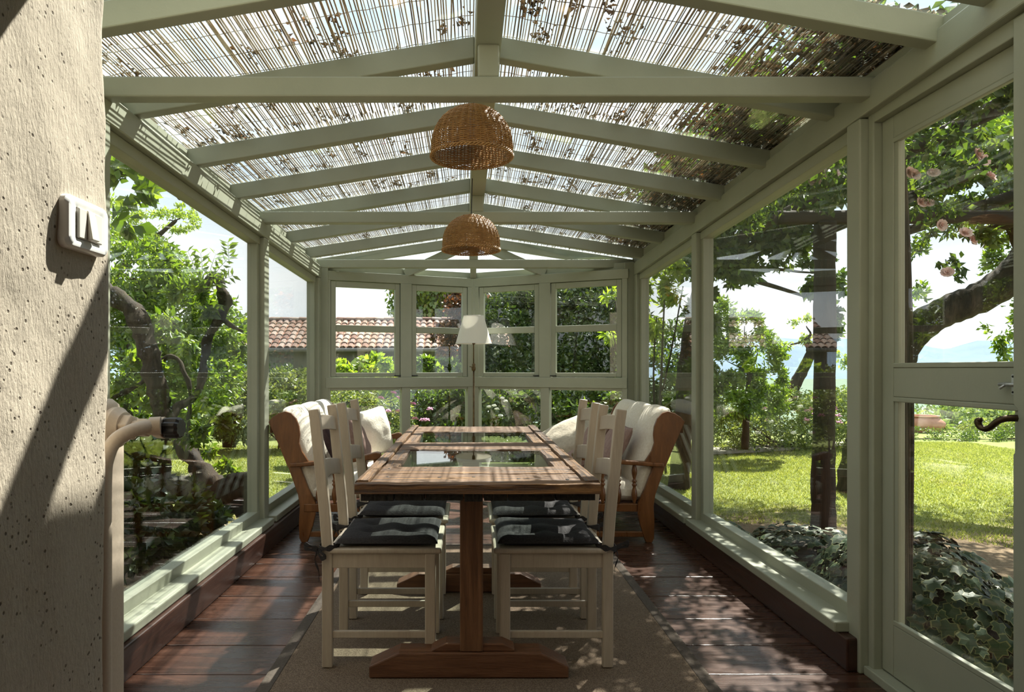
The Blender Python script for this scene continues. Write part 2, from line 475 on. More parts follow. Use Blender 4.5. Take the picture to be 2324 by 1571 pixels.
class MB:
    """collects shapes, builds ONE mesh object"""

    def __init__(self):
        self.v, self.f, self.mi = [], [], []
        self.cur = 0

    def add(self, vs, fs):
        o = len(self.v)
        self.v.extend([tuple(p) for p in vs])
        self.f.extend([tuple(i + o for i in f) for f in fs])
        self.mi.extend([self.cur] * len(fs))
        return self

    def hexa(self, c):
        """8 corners: 4 bottom (ccw from above), 4 top"""
        return self.add(c, [(3, 2, 1, 0), (4, 5, 6, 7), (0, 1, 5, 4), (1, 2, 6, 5), (2, 3, 7, 6), (3, 0, 4, 7)])

    def box(self, x0, x1, y0, y1, z0, z1):
        return self.hexa([(x0, y0, z0), (x1, y0, z0), (x1, y1, z0), (x0, y1, z0), (x0, y0, z1), (x1, y0, z1), (x1, y1, z1), (x0, y1, z1)])

    def obox(self, c, ax, ay, az):
        """box from centre and three half vectors"""
        c, ax, ay, az = map(Vector, (c, ax, ay, az))
        return self.hexa([c - ax - ay - az, c + ax - ay - az, c + ax + ay - az, c - ax + ay - az,
                          c - ax - ay + az, c + ax - ay + az, c + ax + ay + az, c - ax + ay + az])

    def beam(self, p0, p1, w, h, up=(0, 0, 1)):
        p0, p1, up = Vector(p0), Vector(p1), Vector(up)
        a = (p1 - p0)
        s = a.normalized().cross(up).normalized()
        u = s.cross(a.normalized()).normalized()
        return self.obox((p0 + p1) / 2, a / 2, -s * w / 2 if False else u.cross(a.normalized()) * w / 2, u * h / 2)

    def prism(self, prof, ext):
        """polygon (3D points) swept by a vector"""
        n = len(prof)
        e = Vector(ext)
        a = [Vector(p) for p in prof]
        b = [p + e for p in a]
        fs = [tuple(range(n - 1, -1, -1)), tuple(range(n, 2 * n))]
        fs += [(i, (i + 1) % n, n + (i + 1) % n, n + i) for i in range(n)]
        return self.add(a + b, fs)

    def tube(self, path, rad, n=8, cap=True, closed=False):
        P = [Vector(p) for p in path]
        m = len(P)
        rad = [rad] * m if not hasattr(rad, '__len__') else rad
        vs, fs = [], []
        prev = None
        for i, p in enumerate(P):
            if closed:
                t = P[(i + 1) % m] - P[i - 1]
            else:
                t = P[min(i + 1, m - 1)] - P[max(i - 1, 0)]
            t.normalize()
            if prev is None:
                a = t.cross(Vector((0, 0, 1)))
                if a.length < 0.1:
                    a = t.cross(Vector((1, 0, 0)))
            else:
                a = prev - t * prev.dot(t)
            a.normalize()
            prev = a
            b = t.cross(a)
            for k in range(n):
                an = 2 * math.pi * k / n
                vs.append(p + (a * math.cos(an) + b * math.sin(an)) * rad[i])
        rng = m if closed else m - 1
        for i in range(rng):
            j = (i + 1) % m
            for k in range(n):
                fs.append((i * n + k, i * n + (k + 1) % n, j * n + (k + 1) % n, j * n + k))
        if cap and not closed:
            fs.append(tuple(range(n - 1, -1, -1)))
            fs.append(tuple(range((m - 1) * n, m * n)))
        return self.add(vs, fs)

    def lathe(self, prof, origin=(0, 0, 0), axis=(0, 0, 1), n=20):
        """profile of (radius, height) pairs turned round an axis"""
        o, ax = Vector(origin), Vector(axis).normalized()
        a = ax.orthogonal().normalized()
        b = ax.cross(a)
        vs, fs = [], []
        m = len(prof)
        for r, h in prof:
            for k in range(n):
                an = 2 * math.pi * k / n
                vs.append(o + ax * h + (a * math.cos(an) + b * math.sin(an)) * max(r, 1e-5))
        for i in range(m - 1):
            for k in range(n):
                fs.append((i * n + k, i * n + (k + 1) % n, (i + 1) * n + (k + 1) % n, (i + 1) * n + k))
        fs.append(tuple(range(n - 1, -1, -1)))
        fs.append(tuple(range((m - 1) * n, m * n)))
        return self.add(vs, fs)

    def grid(self, fn, nu, nv, wrap_u=False, flip=False):
        vs = [fn(i / (nu if wrap_u else nu - 1), j / (nv - 1)) for j in range(nv) for i in range(nu)]
        fs = []
        for j in range(nv - 1):
            for i in range(nu if wrap_u else nu - 1):
                q = (j * nu + i, j * nu + (i + 1) % nu, (j + 1) * nu + (i + 1) % nu, (j + 1) * nu + i)
                fs.append(q[::-1] if flip else q)
        return self.add(vs, fs)

    def build(self, name, mat, parent=None, smooth=False, bevel=0.0, segs=2, auto=None):
        root = parent
        while root is not None and root.parent is not None:
            root = root.parent
        off = np.array(root.location) if root is not None else np.zeros(3)
        me = bpy.data.meshes.new(name)
        V = np.array([tuple(p) for p in self.v], dtype=float) - off
        me.from_pydata(V.tolist(), [], self.f)
        mats = mat if isinstance(mat, (list, tuple)) else [mat]
        for m in mats:
            me.materials.append(m)
        if len(mats) > 1:
            me.polygons.foreach_set('material_index', self.mi)
        if smooth:
            me.polygons.foreach_set('use_smooth', [True] * len(me.polygons))
        me.update()
        o = bpy.data.objects.new(name, me)
        COL.objects.link(o)
        if parent is not None:
            o.parent = parent
        if smooth and auto:
            md = o.modifiers.new('edge_split', 'EDGE_SPLIT')
            md.split_angle = math.radians(auto)
        if bevel:
            md = o.modifiers.new('bevel', 'BEVEL')
            md.width = bevel
            md.segments = segs
            md.limit_method = 'ANGLE'
        return o


def tag(o, label=None, cat=None, group=None, kind=None):
    if label:
        o['label'] = label
    if cat:
        o['category'] = cat
    if group:
        o['group'] = group
    if kind:
        o['kind'] = kind
    return o


def empty(name, loc=(0, 0, 0), rz=0.0):
    o = bpy.data.objects.new(name, None)
    o.empty_display_size = 0.1
    o.location = loc
    o.rotation_euler = (0, 0, rz)
    COL.objects.link(o)
    return o


def dup(root, loc, rz, label=None):
    """copy a thing, its parts and their sub-parts"""
    r = root.copy()
    COL.objects.link(r)
    r.location = loc
    r.rotation_euler = (0, 0, rz)
    if label:
        r['label'] = label
    for ch in list(root.children):
        c = ch.copy()
        COL.objects.link(c)
        c.parent = r
        for g in list(ch.children):
            d = g.copy()
            COL.objects.link(d)
            d.parent = c
    return r


def raw_mesh(name, V, F, mat, parent=None, smooth=False):
    """fast build from numpy arrays (all faces the same size)"""
    root = parent
    while root is not None and root.parent is not None:
        root = root.parent
    if root is not None:
        V = V - np.array(root.location)
    k = F.shape[1]
    me = bpy.data.meshes.new(name)
    me.vertices.add(len(V))
    me.vertices.foreach_set('co', np.ascontiguousarray(V, dtype=np.float32).ravel())
    me.loops.add(F.size)
    me.loops.foreach_set('vertex_index', np.ascontiguousarray(F, dtype=np.int32).ravel())
    me.polygons.add(len(F))
    me.polygons.foreach_set('loop_start', np.arange(0, F.size, k, dtype=np.int32))
    me.polygons.foreach_set('loop_total', np.full(len(F), k, dtype=np.int32))
    if smooth:
        me.polygons.foreach_set('use_smooth', np.ones(len(F), dtype=bool))
    me.materials.append(mat)
    me.update(calc_edges=True)
    me.validate()
    o = bpy.data.objects.new(name, me)
    COL.objects.link(o)
    if parent is not None:
        o.parent = parent
    return o


def unit(a):
    return a / np.maximum(np.linalg.norm(a, axis=1, keepdims=True), 1e-9)


def leaf_arrays(P, A, size, wr=0.5, fold=0.12):
    n = len(P)
    A = unit(A)
    B = unit(np.cross(A, R.normal(size=(n, 3))))
    N = np.cross(A, B)
    s = size[:, None]
    base = P
    tip = P + A * s - N * s * 0.08
    mid = P + A * s * 0.45 + N * s * fold
    l = mid + B * s * wr * 0.5
    r = mid - B * s * wr * 0.5
    V = np.stack([base, l, tip, r], 1).reshape(-1, 3)
    i = np.arange(n)[:, None] * 4
    F = np.concatenate([i + [[0, 2, 1]], i + [[0, 3, 2]]], 1).reshape(-1, 3)
    return V, F


def blob_points(blobs, n, inner=0.55):
    """points in the outer shell of ellipsoids (centre, radii), clumped"""
    vol = np.array([b[1][0] * b[1][1] * b[1][2] for b in blobs]) ** 0.67
    cnt = (vol / vol.sum() * n).astype(int) + 1
    P, A = [], []
    for (c, r), k in zip(blobs, cnt):
        d = unit(R.normal(size=(k, 3)))
        # clumps: pull directions towards cluster directions
        nc = max(6, k // 60)
        cl = unit(R.normal(size=(nc, 3)))
        d = unit(cl[R.randint(nc, size=k)] + d * R.uniform(0.10, 0.45, (k, 1)))
        rad = R.uniform(inner, 1.0, (k, 1)) ** 0.6 * R.uniform(0.88, 1.08, (k, 1))
        P.append(np.array(c) + d * rad * np.array(r))
        A.append(d * 0.6 + R.normal(size=(k, 3)) * 0.7 + np.array([0, 0, -0.25]))
    return np.concatenate(P), np.concatenate(A)


def foliage(name, blobs, n, size, mat, parent=None, wr=0.5, inner=0.55):
    P, A = blob_points(blobs, n, inner)
    s = R.uniform(0.6, 1.25, len(P)) * size
    V, F = leaf_arrays(P, A, s, wr)
    o = raw_mesh(name, V, F, mat, parent)
    o['kind'] = 'stuff'
    return o


def branch_path(p0, p1, wob=0.1, n=7):
    p0, p1 = Vector(p0), Vector(p1)
    out = []
    for i in range(n):
        t = i / (n - 1)
        p = p0.lerp(p1, t)
        w = wob * math.sin(math.pi * t)
        out.append(p + Vector((R.uniform(-w, w), R.uniform(-w, w), R.uniform(-w, w) * 0.5)) * 0.6)
    return [out[0]] + [(out[i - 1] + out[i] * 2 + out[i + 1]) / 4 for i in range(1, n - 1)] + [out[-1]]


def smooth_path(pts, n=6):
    """Catmull-Rom through points; extra values (radius) ride along"""
    pts = [np.array(p, dtype=float) for p in pts]
    out = []
    for i in range(len(pts) - 1):
        a, b, c, d = pts[max(i - 1, 0)], pts[i], pts[i + 1], pts[min(i + 2, len(pts) - 1)]
        for k in range(n):
            t = k / n
            out.append(0.5 * ((2 * b) + (c - a) * t + (2 * a - 5 * b + 4 * c - d) * t * t + (3 * b - a - 3 * c + d) * t ** 3))
    out.append(pts[-1])
    return out


def limb(mb, pts, n=9, rough=0.12):
    """trunk or branch through (x, y, z, radius) points with a knobbly surface"""
    sp = smooth_path(pts, 6)
    path = [p[:3] for p in sp]
    rad = [p[3] * (1 + R.uniform(-rough, rough)) for p in sp]
    o = len(mb.v)
    mb.tube(path, rad, n)
    for i in range(o, len(mb.v)):
        v = Vector(mb.v[i])
        k = noise.noise(v * 9.0) * rough * 0.25
        mb.v[i] = tuple(v + Vector((k, k * 0.5, 0)))

# ------------------------------------------------------------------ room geometry (metres)
XL, XR = -1.40, 1.535            # room faces of the wall plates
GL, GR = -1.475, 1.61            # glass planes of the side windows
Y0 = 1.2                         # garden face of the house wall


def ridge_x(d):
    return 0.074 - 0.0085 * (d - 2.6)


def ridge_z(d):                  # top of the rafters at the ridge
    return 2.61 - 0.030 * (d - 2.87)


def eave_z(d):                   # top of the rafters above the wall plate
    return 2.355 - 0.022 * (d - 3.2)


def roof_z(x, d):
    xr = ridge_x(d)
    xe = XL - 0.01 if x < xr else XR - 0.05
    t = (x - xr) / (xe - xr)
    return ridge_z(d) + (eave_z(d) - ridge_z(d)) * t


def plate_bot(d, side):
    return (2.157 - 0.0258 * (d - 2.67)) if side < 0 else (2.190 - 0.031 * (d - 2.68))


CL = (-1.36, 6.45)               # corner left, apex, corner right of the pointed end wall (room faces)
AP = (0.041, 7.04)
CR = (1.467, 6.34)

# ------------------------------------------------------------------ floor, rug
floor = tag(empty('floor', (0, 4, 0)), 'dark polished wide plank floor', None, None, 'structure')
bounds = [1.2, 1.5, 1.8, 2.1, 2.39, 2.68, 2.965, 3.28, 3.61, 3.94, 4.2, 4.42, 4.73, 5.02, 5.33, 5.64, 5.95, 6.25, 6.55, 6.85, 7.15]
for a, b in zip(bounds[:-1], bounds[1:]):
    dz = R.uniform(-0.0015, 0.0015)
    MB().box(-1.5, 1.66, a + 0.003, b - 0.003, -0.035, dz).build('plank', PLANK, floor, bevel=0.004)
MB().box(-1.55, 1.7, 1.0, 7.2, -0.16, -0.034).build('subfloor', BLACKW, floor)
MB().box(-1.2, 1.4, -3.2, 1.2, -0.16, -0.002).build('house_floor', PLANK, floor)

rug = tag(empty('rug', (0.07, 3.2, 0)), 'flat-woven brown rug with a dark bound edge under the dining table', 'rug')
MB().box(-0.74, 0.885, 1.95, 4.60, 0.0015, 0.010).build('field', RUG, rug, bevel=0.003)
for (x0, x1, y0, y1) in ((-0.79, -0.738, 1.9, 4.65), (0.883, 0.935, 1.9, 4.65), (-0.738, 0.883, 1.9, 1.952), (-0.738, 0.883, 4.598, 4.65)):
    MB().box(x0, x1, y0, y1, 0.0015, 0.012).build('binding', RUGEDGE, rug, bevel=0.003)

# ------------------------------------------------------------------ house wall with the doorway we look through
wall_front = tag(empty('wall_front', (-0.6, 1.0, 0)), 'rough cream stucco house wall around the doorway', None, None, 'structure')


def jamb_pt(u, v):
    # u: from the house inside (0) round the corner to the garden face (1); v: height
    z = -0.05 + v * 2.14
    if u < 0.8:
        y = 0.05 + (u / 0.8) * (1.17 - 0.05)
        x = -0.625
        nx, ny = 1, 0
    else:
        t = (u - 0.8) / 0.2
        a = min(t / 0.25, 1) * math.pi / 2
        x = -0.625 - 0.03 * (1 - math.cos(a))
        y = 1.17 + 0.03 * math.sin(a)
        nx, ny = math.cos(a), math.sin(a)
        if t > 0.25:
            x = -0.655 - (t - 0.25) / 0.75 * 1.0
    k = noise.noise(Vector((x * 3, y * 3, z * 2.2))) * 0.012 + noise.noise(Vector((x * 11, y * 11, z * 7))) * 0.004 + noise.noise(Vector((x * 45, y * 45, z * 22))) * 0.0012
    return (x + nx * k, y + ny * k, z)


MB().grid(jamb_pt, 150, 260).build('left_reveal', STUCCO, wall_front, smooth=True)
wf = MB()
wf.box(-3.2, -0.66, 0.05, 1.17, -0.3, 2.05)
wf.build('left_pier', STUCCO, wall_front)
MB().box(1.08, 3.4, 0.05, 1.19, -0.3, 2.05).build('right_pier', STUCCO, wall_front, bevel=0.02)
MB().box(-3.2, 3.4, 0.05, 1.19, 2.05, 3.6).build('lintel', STUCCO, wall_front, bevel=0.02)
wall_house = tag(empty('wall_house', (0, -1, 0)), 'plain dim walls of the house behind the doorway', None, None, 'structure')
MB().box(-3.2, -1.2, -3.2, 0.06, -0.3, 2.7).build('house_side_wall', HOUSEIN, wall_house)
MB().box(1.4, 3.4, -3.2, 0.06, -0.3, 2.7).build('house_side_wall', HOUSEIN, wall_house)
MB().box(-3.2, 3.4, -3.4, -3.2, -0.3, 2.7).build('house_end_wall', HOUSEIN, wall_house)
MB().box(-3.2, 3.4, -3.4, 0.06, 2.6, 2.8).build('house_ceiling', HOUSEIN, wall_house)

# light switch on the stucco
sw = tag(empty('light_switch', (-0.62, 1.09, 1.42)), 'white plastic light switch with three ivory rockers on the stucco wall', 'light switch')


def rrect(cy, cz, hy, hz, r, n=6, bulge=0.0):
    pts = []
    for (sy, sz, a0) in ((1, 1, 0), (-1, 1, 90), (-1, -1, 180), (1, -1, 270)):
        for k in range(n + 1):
            a = math.radians(a0 + 90 * k / n)
            pts.append((cy + sy * (hy - r) + r * math.cos(a), cz + sz * (hz - r) + r * math.sin(a)))
    return pts


SWX = -0.617
SWC = (1.089, 1.427)
pm = MB()
rings = [(-0.014, 0.060, 0.0405, 0.014), (0.006, 0.060, 0.0405, 0.014), (0.011, 0.056, 0.037, 0.013), (0.012, 0.050, 0.031, 0.010)]
ring_v, ring_f = [], []
for (dx, hy, hz, r) in rings + [(0.010, 0.036, 0.0245, 0.003), (0.004, 0.036, 0.0245, 0.003)]:
    ring_v.append([(SWX + dx, a, b) for a, b in rrect(SWC[0], SWC[1], hy, hz, r)])
nn = len(ring_v[0])
fs = []
for i in range(len(ring_v) - 1):
    for k in range(nn):
        fs.append((i * nn + k, i * nn + (k + 1) % nn, (i + 1) * nn + (k + 1) % nn, (i + 1) * nn + k))
fs.append(tuple(range((len(ring_v) - 1) * nn, len(ring_v) * nn)))
pm.add([p for r_ in ring_v for p in r_], fs)
pm.build('cover_plate', PLASTIC, sw, smooth=True, auto=40)
for k, (c, tilt) in enumerate(((1.0665, 0.0), (1.089, 0.16), (1.1115, 0.0))):
    m = MB()
    s, c_ = math.sin(tilt), math.cos(tilt)
    m.obox((SWX + 0.009 + abs(tilt) * 0.03, c, SWC[1]), (0.005 * c_, 0, 0.005 * s), (0, 0.0106, 0), (-0.0235 * s, 0, 0.0235 * c_))
    m.build('rocker', IVORY, sw, bevel=0.0015)

# radiator behind the corner, pipe and valve
rad = tag(empty('radiator', (-0.75, 1.35, 0)), 'beige enamelled column radiator standing behind the stucco corner', 'radiator')
RY = 1.36
m = MB()
for i in range(5):
    cx = -0.735 - 0.075 * i
    m = MB()
    pts = []
    for k in range(24):
        a = 2 * math.pi * k / 24
        ca, sa = math.cos(a), math.sin(a)
        pts.append((cx + 0.032 * math.copysign(abs(ca) ** 0.6, ca), RY + 0.05 * math.copysign(abs(sa) ** 0.6, sa)))
    vs, fs = [], []
    zs = [0.06, 0.09, 0.12, 1.06, 1.10, 1.128, 1.14]
    sc = [0.55, 0.9, 1.0, 1.0, 0.96, 0.8, 0.5]
    for z, s in zip(zs, sc):
        vs += [(cx + (x - cx) * s, RY + (y - RY) * s, z) for x, y in pts]
    for r_ in range(len(zs) - 1):
        fs += [(r_ * 24 + k, r_ * 24 + (k + 1) % 24, (r_ + 1) * 24 + (k + 1) % 24, (r_ + 1) * 24 + k) for k in range(24)]
    fs += [tuple(range(23, -1, -1)), tuple(range((len(zs) - 1) * 24, len(zs) * 24))]
    m.add(vs, fs).build('column', RADP, rad, smooth=True, auto=60)
MB().lathe([(0.0, 0), (0.036, 0), (0.040, 0.006), (0.040, 0.016), (0.033, 0.024), (0.030, 0.03)], (-0.708, RY - 0.01, 1.085), (1, -0.12, 0), 28).build('bush_plug', RADP, rad, smooth=True, auto=35)
MB().box(-1.08, -0.7, RY - 0.018, RY + 0.018, 0.0, 0.07).build('foot', RADP, rad)
valve = tag(empty('radiator_valve', (-0.64, 1.34, 1.085)), 'beige brass radiator valve with a black knob and a bent supply pipe', 'valve')
ax = Vector((1, -0.10, 0.0)).normalized()
vo = Vector((-0.680, RY - 0.014, 1.085))
m = MB()
m.lathe([(0.0, 0), (0.026, 0.0), (0.026, 0.018), (0.02, 0.02), (0.0, 0.02)], vo, ax, 6)
m.build('hex_nut', RADP, valve, bevel=0.002)
MB().lathe([(0.0, 0.018), (0.014, 0.018), (0.014, 0.075), (0.0, 0.075)], vo, ax, 16).build('body', RADP, valve, smooth=True, auto=40)
MB().lathe([(0.0, 0.03), (0.019, 0.03), (0.019, 0.05), (0.0, 0.05)], vo, ax, 6).build('hex_nut', RADP, valve, bevel=0.002)
MB().lathe([(0.0, 0.066), (0.021, 0.066), (0.022, 0.085), (0.0, 0.085)], vo, ax, 8).build('hex_nut', RADP, valve, bevel=0.002)
kp = []
for k in range(24):
    kp.append(0.021 if k % 3 else 0.018)
m = MB()
vs, fs = [], []
a1 = ax.orthogonal().normalized()
b1 = ax.cross(a1)
for hh, s in ((0.085, 0.9), (0.09, 1.0), (0.112, 1.0), (0.118, 0.85)):
    for k in range(24):
        an = 2 * math.pi * k / 24
        vs.append(vo + ax * hh + (a1 * math.cos(an) + b1 * math.sin(an)) * kp[k] * s)
for i in range(3):
    fs += [(i * 24 + k, i * 24 + (k + 1) % 24, (i + 1) * 24 + (k + 1) % 24, (i + 1) * 24 + k) for k in range(24)]
fs += [tuple(range(23, -1, -1)), tuple(range(72, 96))]
m.add(vs, fs).build('knob', BLACKP, valve)
pp = smooth_path([W(236, 1700, 1.25), W(236, 1300, 1.25), W(236, 1100, 1.25), W(242, 1040, 1.25), W(262, 1000, 1.26), W(300, 978, 1.28), W(345, 966, 1.31)], 8)
MB().tube(pp, 0.0135, 14).build('pipe', RADP, valve, smooth=True)
MB().lathe([(0.0, -0.004), (0.0175, -0.004), (0.0175, 0.016), (0.0, 0.016)], W(345, 967, 1.312), (1, 0.3, 0.05), 12).build('collar', RADP, valve, smooth=True, auto=40)
MB().tube([W(236, 1690, 1.25), (W(236, 1690, 1.25)[0], 1.25, 0.0)], 0.0135, 12).build('riser', RADP, valve, smooth=True)

# ------------------------------------------------------------------ side walls: posts, plates, windows, sills
def yspan_plate(name, side, parent):
    """wall plate running into the depth, drooping slightly with the old house"""
    m = MB()
    xi, xo = (XL, XL - 0.10) if side < 0 else (XR, XR + 0.10)
    x0, x1 = min(xi, xo), max(xi, xo)
    ya, yb = Y0, 6.5
    za, zb = plate_bot(ya, side), plate_bot(yb, side)
    h = 0.115
    m.hexa([(x0, ya, za), (x1, ya, za), (x1, yb, zb), (x0, yb, zb), (x0, ya, za + h), (x1, ya, za + h), (x1, yb, zb + h), (x0, yb, zb + h)])
    return m.build(name, PAINT, parent, bevel=0.006)


def infill(side, parent):
    m = MB()
    x0, x1 = (XL - 0.085, XL - 0.055) if side < 0 else (XR + 0.02, XR + 0.05)
    ya, yb = Y0, 6.5
    xm = (x0 + x1) / 2
    za, zb = plate_bot(ya, side) + 0.11, plate_bot(yb, side) + 0.11
    ta, tb = roof_z(xm, ya) - 0.004, roof_z(xm, yb) - 0.004
    m.hexa([(x0, ya, za), (x1, ya, za), (x1, yb, zb), (x0, yb, zb), (x0, ya, ta), (x1, ya, ta), (x1, yb, tb), (x0, yb, tb)])
    m.build('infill_board', PAINT, parent)


def side_window(n, side, ya, yb, label):
    """fixed window between two posts: bottom rail, top rail, two stiles, glass, sill"""
    w = tag(empty('window_%d' % n, (XL if side < 0 else XR, (ya + yb) / 2, 0.18)), label, None, None, 'structure')
    g = GL if side < 0 else GR
    s = -side                        # towards the room
    def bx(name, a0, a1, y0, y1, z0a, z0b, z1a, z1b, bev=0.004):
        x0, x1 = sorted((g + s * a0, g + s * a1))
        MB().hexa([(x0, y0, z0a), (x1, y0, z0a), (x1, y1, z0b), (x0, y1, z0b), (x0, y0, z1a), (x1, y0, z1a), (x1, y1, z1b), (x0, y1, z1b)]).build(name, PAINT, w, bevel=bev)
    pa, pb = plate_bot(ya, side), plate_bot(yb, side)
    bx('stile', -0.03, 0.04, ya, ya + 0.045, 0.22, 0.22, pa - 0.05, pa - 0.05)
    bx('stile', -0.03, 0.04, yb - 0.045, yb, 0.22, 0.22, pb - 0.05, pb - 0.05)
    bx('top_rail', -0.03, 0.045, ya, yb, pa - 0.055, pb - 0.055, pa - 0.001, pb - 0.001)
    bx('bottom_rail', -0.03, 0.042, ya, yb, 0.17, 0.17, 0.232, 0.232)
    bx('sill', 0.02, 0.135, ya - 0.02, yb + 0.03 if n != 2 else yb, 0.135, 0.135, 0.178, 0.178, 0.006)
    x0, x1 = sorted((g - 0.003, g + 0.003))
    MB().hexa([(x0, ya + 0.03, 0.22), (x1, ya + 0.03, 0.22), (x1, yb - 0.03, 0.22), (x0, yb - 0.03, 0.22),
               (x0, ya + 0.03, pa - 0.045), (x1, ya + 0.03, pa - 0.045), (x1, yb - 0.03, pb - 0.045), (x0, yb - 0.03, pb - 0.045)]).build('pane', GLASS, w)
    return w


wall_left = tag(empty('wall_left', (XL, 4.2, 0)), 'sage painted timber frame of the left glazed wall', None, None, 'structure')
yspan_plate('wall_plate', -1, wall_left)
infill(-1, wall_left)
for (a, b) in ((2.55, 2.665), (4.665, 4.775), (6.36, 6.47)):
    MB().box(XL - 0.10, XL + 0.0, a, b, 0.0, plate_bot(b, -1)).build('post', PAINT, wall_left, bevel=0.006)
MB().box(XL - 0.10, XL, 1.2, 1.3, 0.0, plate_bot(1.3, -1)).build('post', PAINT, wall_left, bevel=0.006)
side_window(1, -1, 2.665, 4.665, 'large left window pane in front of the old wisteria trunk')
side_window(2, -1, 4.775, 6.36, 'left window pane behind the loveseat, next to the corner')
side_window(3, -1, 1.30, 2.55, 'left window hidden behind the stucco wall')
baseboard_left = tag(MB().box(-1.46, -1.315, 1.2, 6.5, 0.0, 0.134).build('baseboard_left', SKIRT, None, bevel=0.008), 'thick dark brown skirting beam under the left sill', None, None, 'structure')

wall_right = tag(empty('wall_right', (XR, 4.2, 0)), 'sage painted timber frame of the right glazed wall', None, None, 'structure')
yspan_plate('wall_plate', 1, wall_right)
infill(1, wall_right)
for (a, b) in ((2.684, 2.778), (4.625, 4.72), (6.27, 6.37)):
    MB().box(XR, XR + 0.10, a, b, 0.0, plate_bot(b, 1)).build('post', PAINT, wall_right, bevel=0.006)
side_window(4, 1, 2.778, 4.625, 'large right window pane looking onto the lawn and pergola post')
side_window(5, 1, 4.72, 6.27, 'right window pane behind the dark wooden loveseat')
baseboard_right = tag(MB().box(1.495, 1.60, 2.70, 6.45, 0.0, 0.134).build('baseboard_right', SKIRT, None, bevel=0.008), 'thick dark brown skirting beam under the right sill', None, None, 'structure')

# garden door in the right wall
door = tag(empty('door_1', (1.60, 2.3, 0)), 'sage half-glazed garden door with a lever handle and a bolt', None, None, 'structure')
DX0, DX1 = 1.60, 1.645
pz = plate_bot(2.3, 1)
# frame lining round the door
MB().box(1.568, 1.66, 2.648, 2.684, 0.0, pz).build('door_stop', PAINT, door, bevel=0.004)
MB().box(1.568, 1.66, 1.86, 2.648, pz - 0.045, pz + 0.01).build('head_stop', PAINT, door, bevel=0.004)
MB().box(1.55, 1.70, 1.80, 2.684, 0.0, 0.035).build('threshold', PAINT, door, bevel=0.004)
top = pz - 0.045
MB().box(DX0, DX1, 2.575, 2.646, 0.04, top).build('stile', PAINT, door, bevel=0.004)
MB().box(DX0, DX1, 1.885, 1.985, 0.04, top).build('stile', PAINT, door, bevel=0.004)
MB().box(DX0, DX1, 1.985, 2.575, top - 0.085, top).build('top_rail', PAINT, door, bevel=0.004)
MB().box(DX0, DX1, 1.985, 2.575, 1.095, 1.205).build('mid_rail', PAINT, door, bevel=0.004)
MB().box(DX0, DX1, 1.985, 2.575, 0.04, 0.235).build('bottom_rail', PAINT, door, bevel=0.004)
for (z0, z1) in ((0.235, 1.095), (1.205, top - 0.085)):
    # glazing beads round each pane
    MB().box(DX0 + 0.004, DX0 + 0.020, 2.552, 2.575, z0, z1).build('glazing_bead', PAINT, door, bevel=0.003)
    MB().box(DX0 + 0.004, DX0 + 0.020, 1.985, 2.008, z0, z1).build('glazing_bead', PAINT, door, bevel=0.003)
    MB().box(DX0 - 0.002, DX0 + 0.018, 1.985, 2.575, z1 - 0.018, z1).build('glazing_bead', PAINT, door, bevel=0.003)
    MB().box(DX0 - 0.002, DX0 + 0.018, 1.985, 2.575, z0, z0 + 0.018).build('glazing_bead', PAINT, door, bevel=0.003)
    MB().box(DX0 + 0.024, DX0 + 0.029, 1.99, 2.57, z0 - 0.005, z1 + 0.005).build('pane', GLASS, door)
# cover strip with the cut-out for the lock
ce = [(1.956, 0.0), (1.956, 0.955), (1.940, 0.972), (1.940, 1.085), (1.956, 1.10), (1.956, pz), (1.85, pz), (1.85, 0.0)]
MB().prism([(1.558, y, z) for y, z in ce], (0.036, 0, 0)).build('cover_strip', PAINT, door, bevel=0.003)
# lever handle
hp = smooth_path([(1.585, 1.938, 1.058, 0.011), (1.548, 1.95, 1.060, 0.010), (1.528, 1.968, 1.052, 0.0095), (1.520, 1.992, 1.030, 0.009), (1.516, 2.008, 1.024, 0.0085), (1.512, 2.022, 1.031, 0.009), (1.511, 2.026, 1.046, 0.010), (1.514, 2.016, 1.051, 0.006)], 6)
MB().tube([p[:3] for p in hp], [p[3] for p in hp], 10).build('handle', BRONZE, door, smooth=True)
# barrel bolt
bolt = MB().box(1.596, 1.601, 1.960, 2.010, 1.125, 1.185).build('bolt', STEEL, door, bevel=0.001)
tag(bolt, 'galvanised barrel bolt')
MB().tube([(1.588, 1.955, 1.155), (1.588, 2.045, 1.155)], 0.0055, 10).build('bolt_rod', STEEL, bolt, smooth=True)
MB().tube([(1.588, 2.02, 1.155), (1.575, 2.028, 1.142)], 0.004, 8).build('bolt_knob', STEEL, bolt, smooth=True)
for yy in (1.968, 2.004):
    for zz in (1.132, 1.178):
        MB().lathe([(0.0, 0), (0.0035, 0), (0.0025, 0.002), (0, 0.0022)], (1.596, yy, zz), (-1, 0, 0), 8).build('screw', IRON, bolt)
MB().box(XR, XR + 0.12, 1.19, 1.87, 0.0, plate_bot(1.5, 1) + 0.02).build('end_panel', PAINT, wall_right, bevel=0.005)

# ------------------------------------------------------------------ pointed end wall
wall_back = tag(empty('wall_back', (0.04, 6.8, 0)), 'sage painted frame of the pointed end wall', None, None, 'structure')


class Facet:
    def __init__(self, a, b, flip):
        self.a = Vector((a[0], a[1], 0))
        d = Vector((b[0], b[1], 0)) - self.a
        self.L = d.length
        self.u = d.normalized()
        n = Vector((-self.u.y, self.u.x, 0))
        self.n = n if n.y > 0 else -n      # outwards

    def box(self, mb, t0, t1, z0, z1, n0, n1):
        c = self.a + self.u * (t0 + t1) / 2 + self.n * (n0 + n1) / 2 + Vector((0, 0, (z0 + z1) / 2))
        return mb.obox(c, self.u * (t1 - t0) / 2, self.n * (n1 - n0) / 2, Vector((0, 0, (z1 - z0) / 2)))


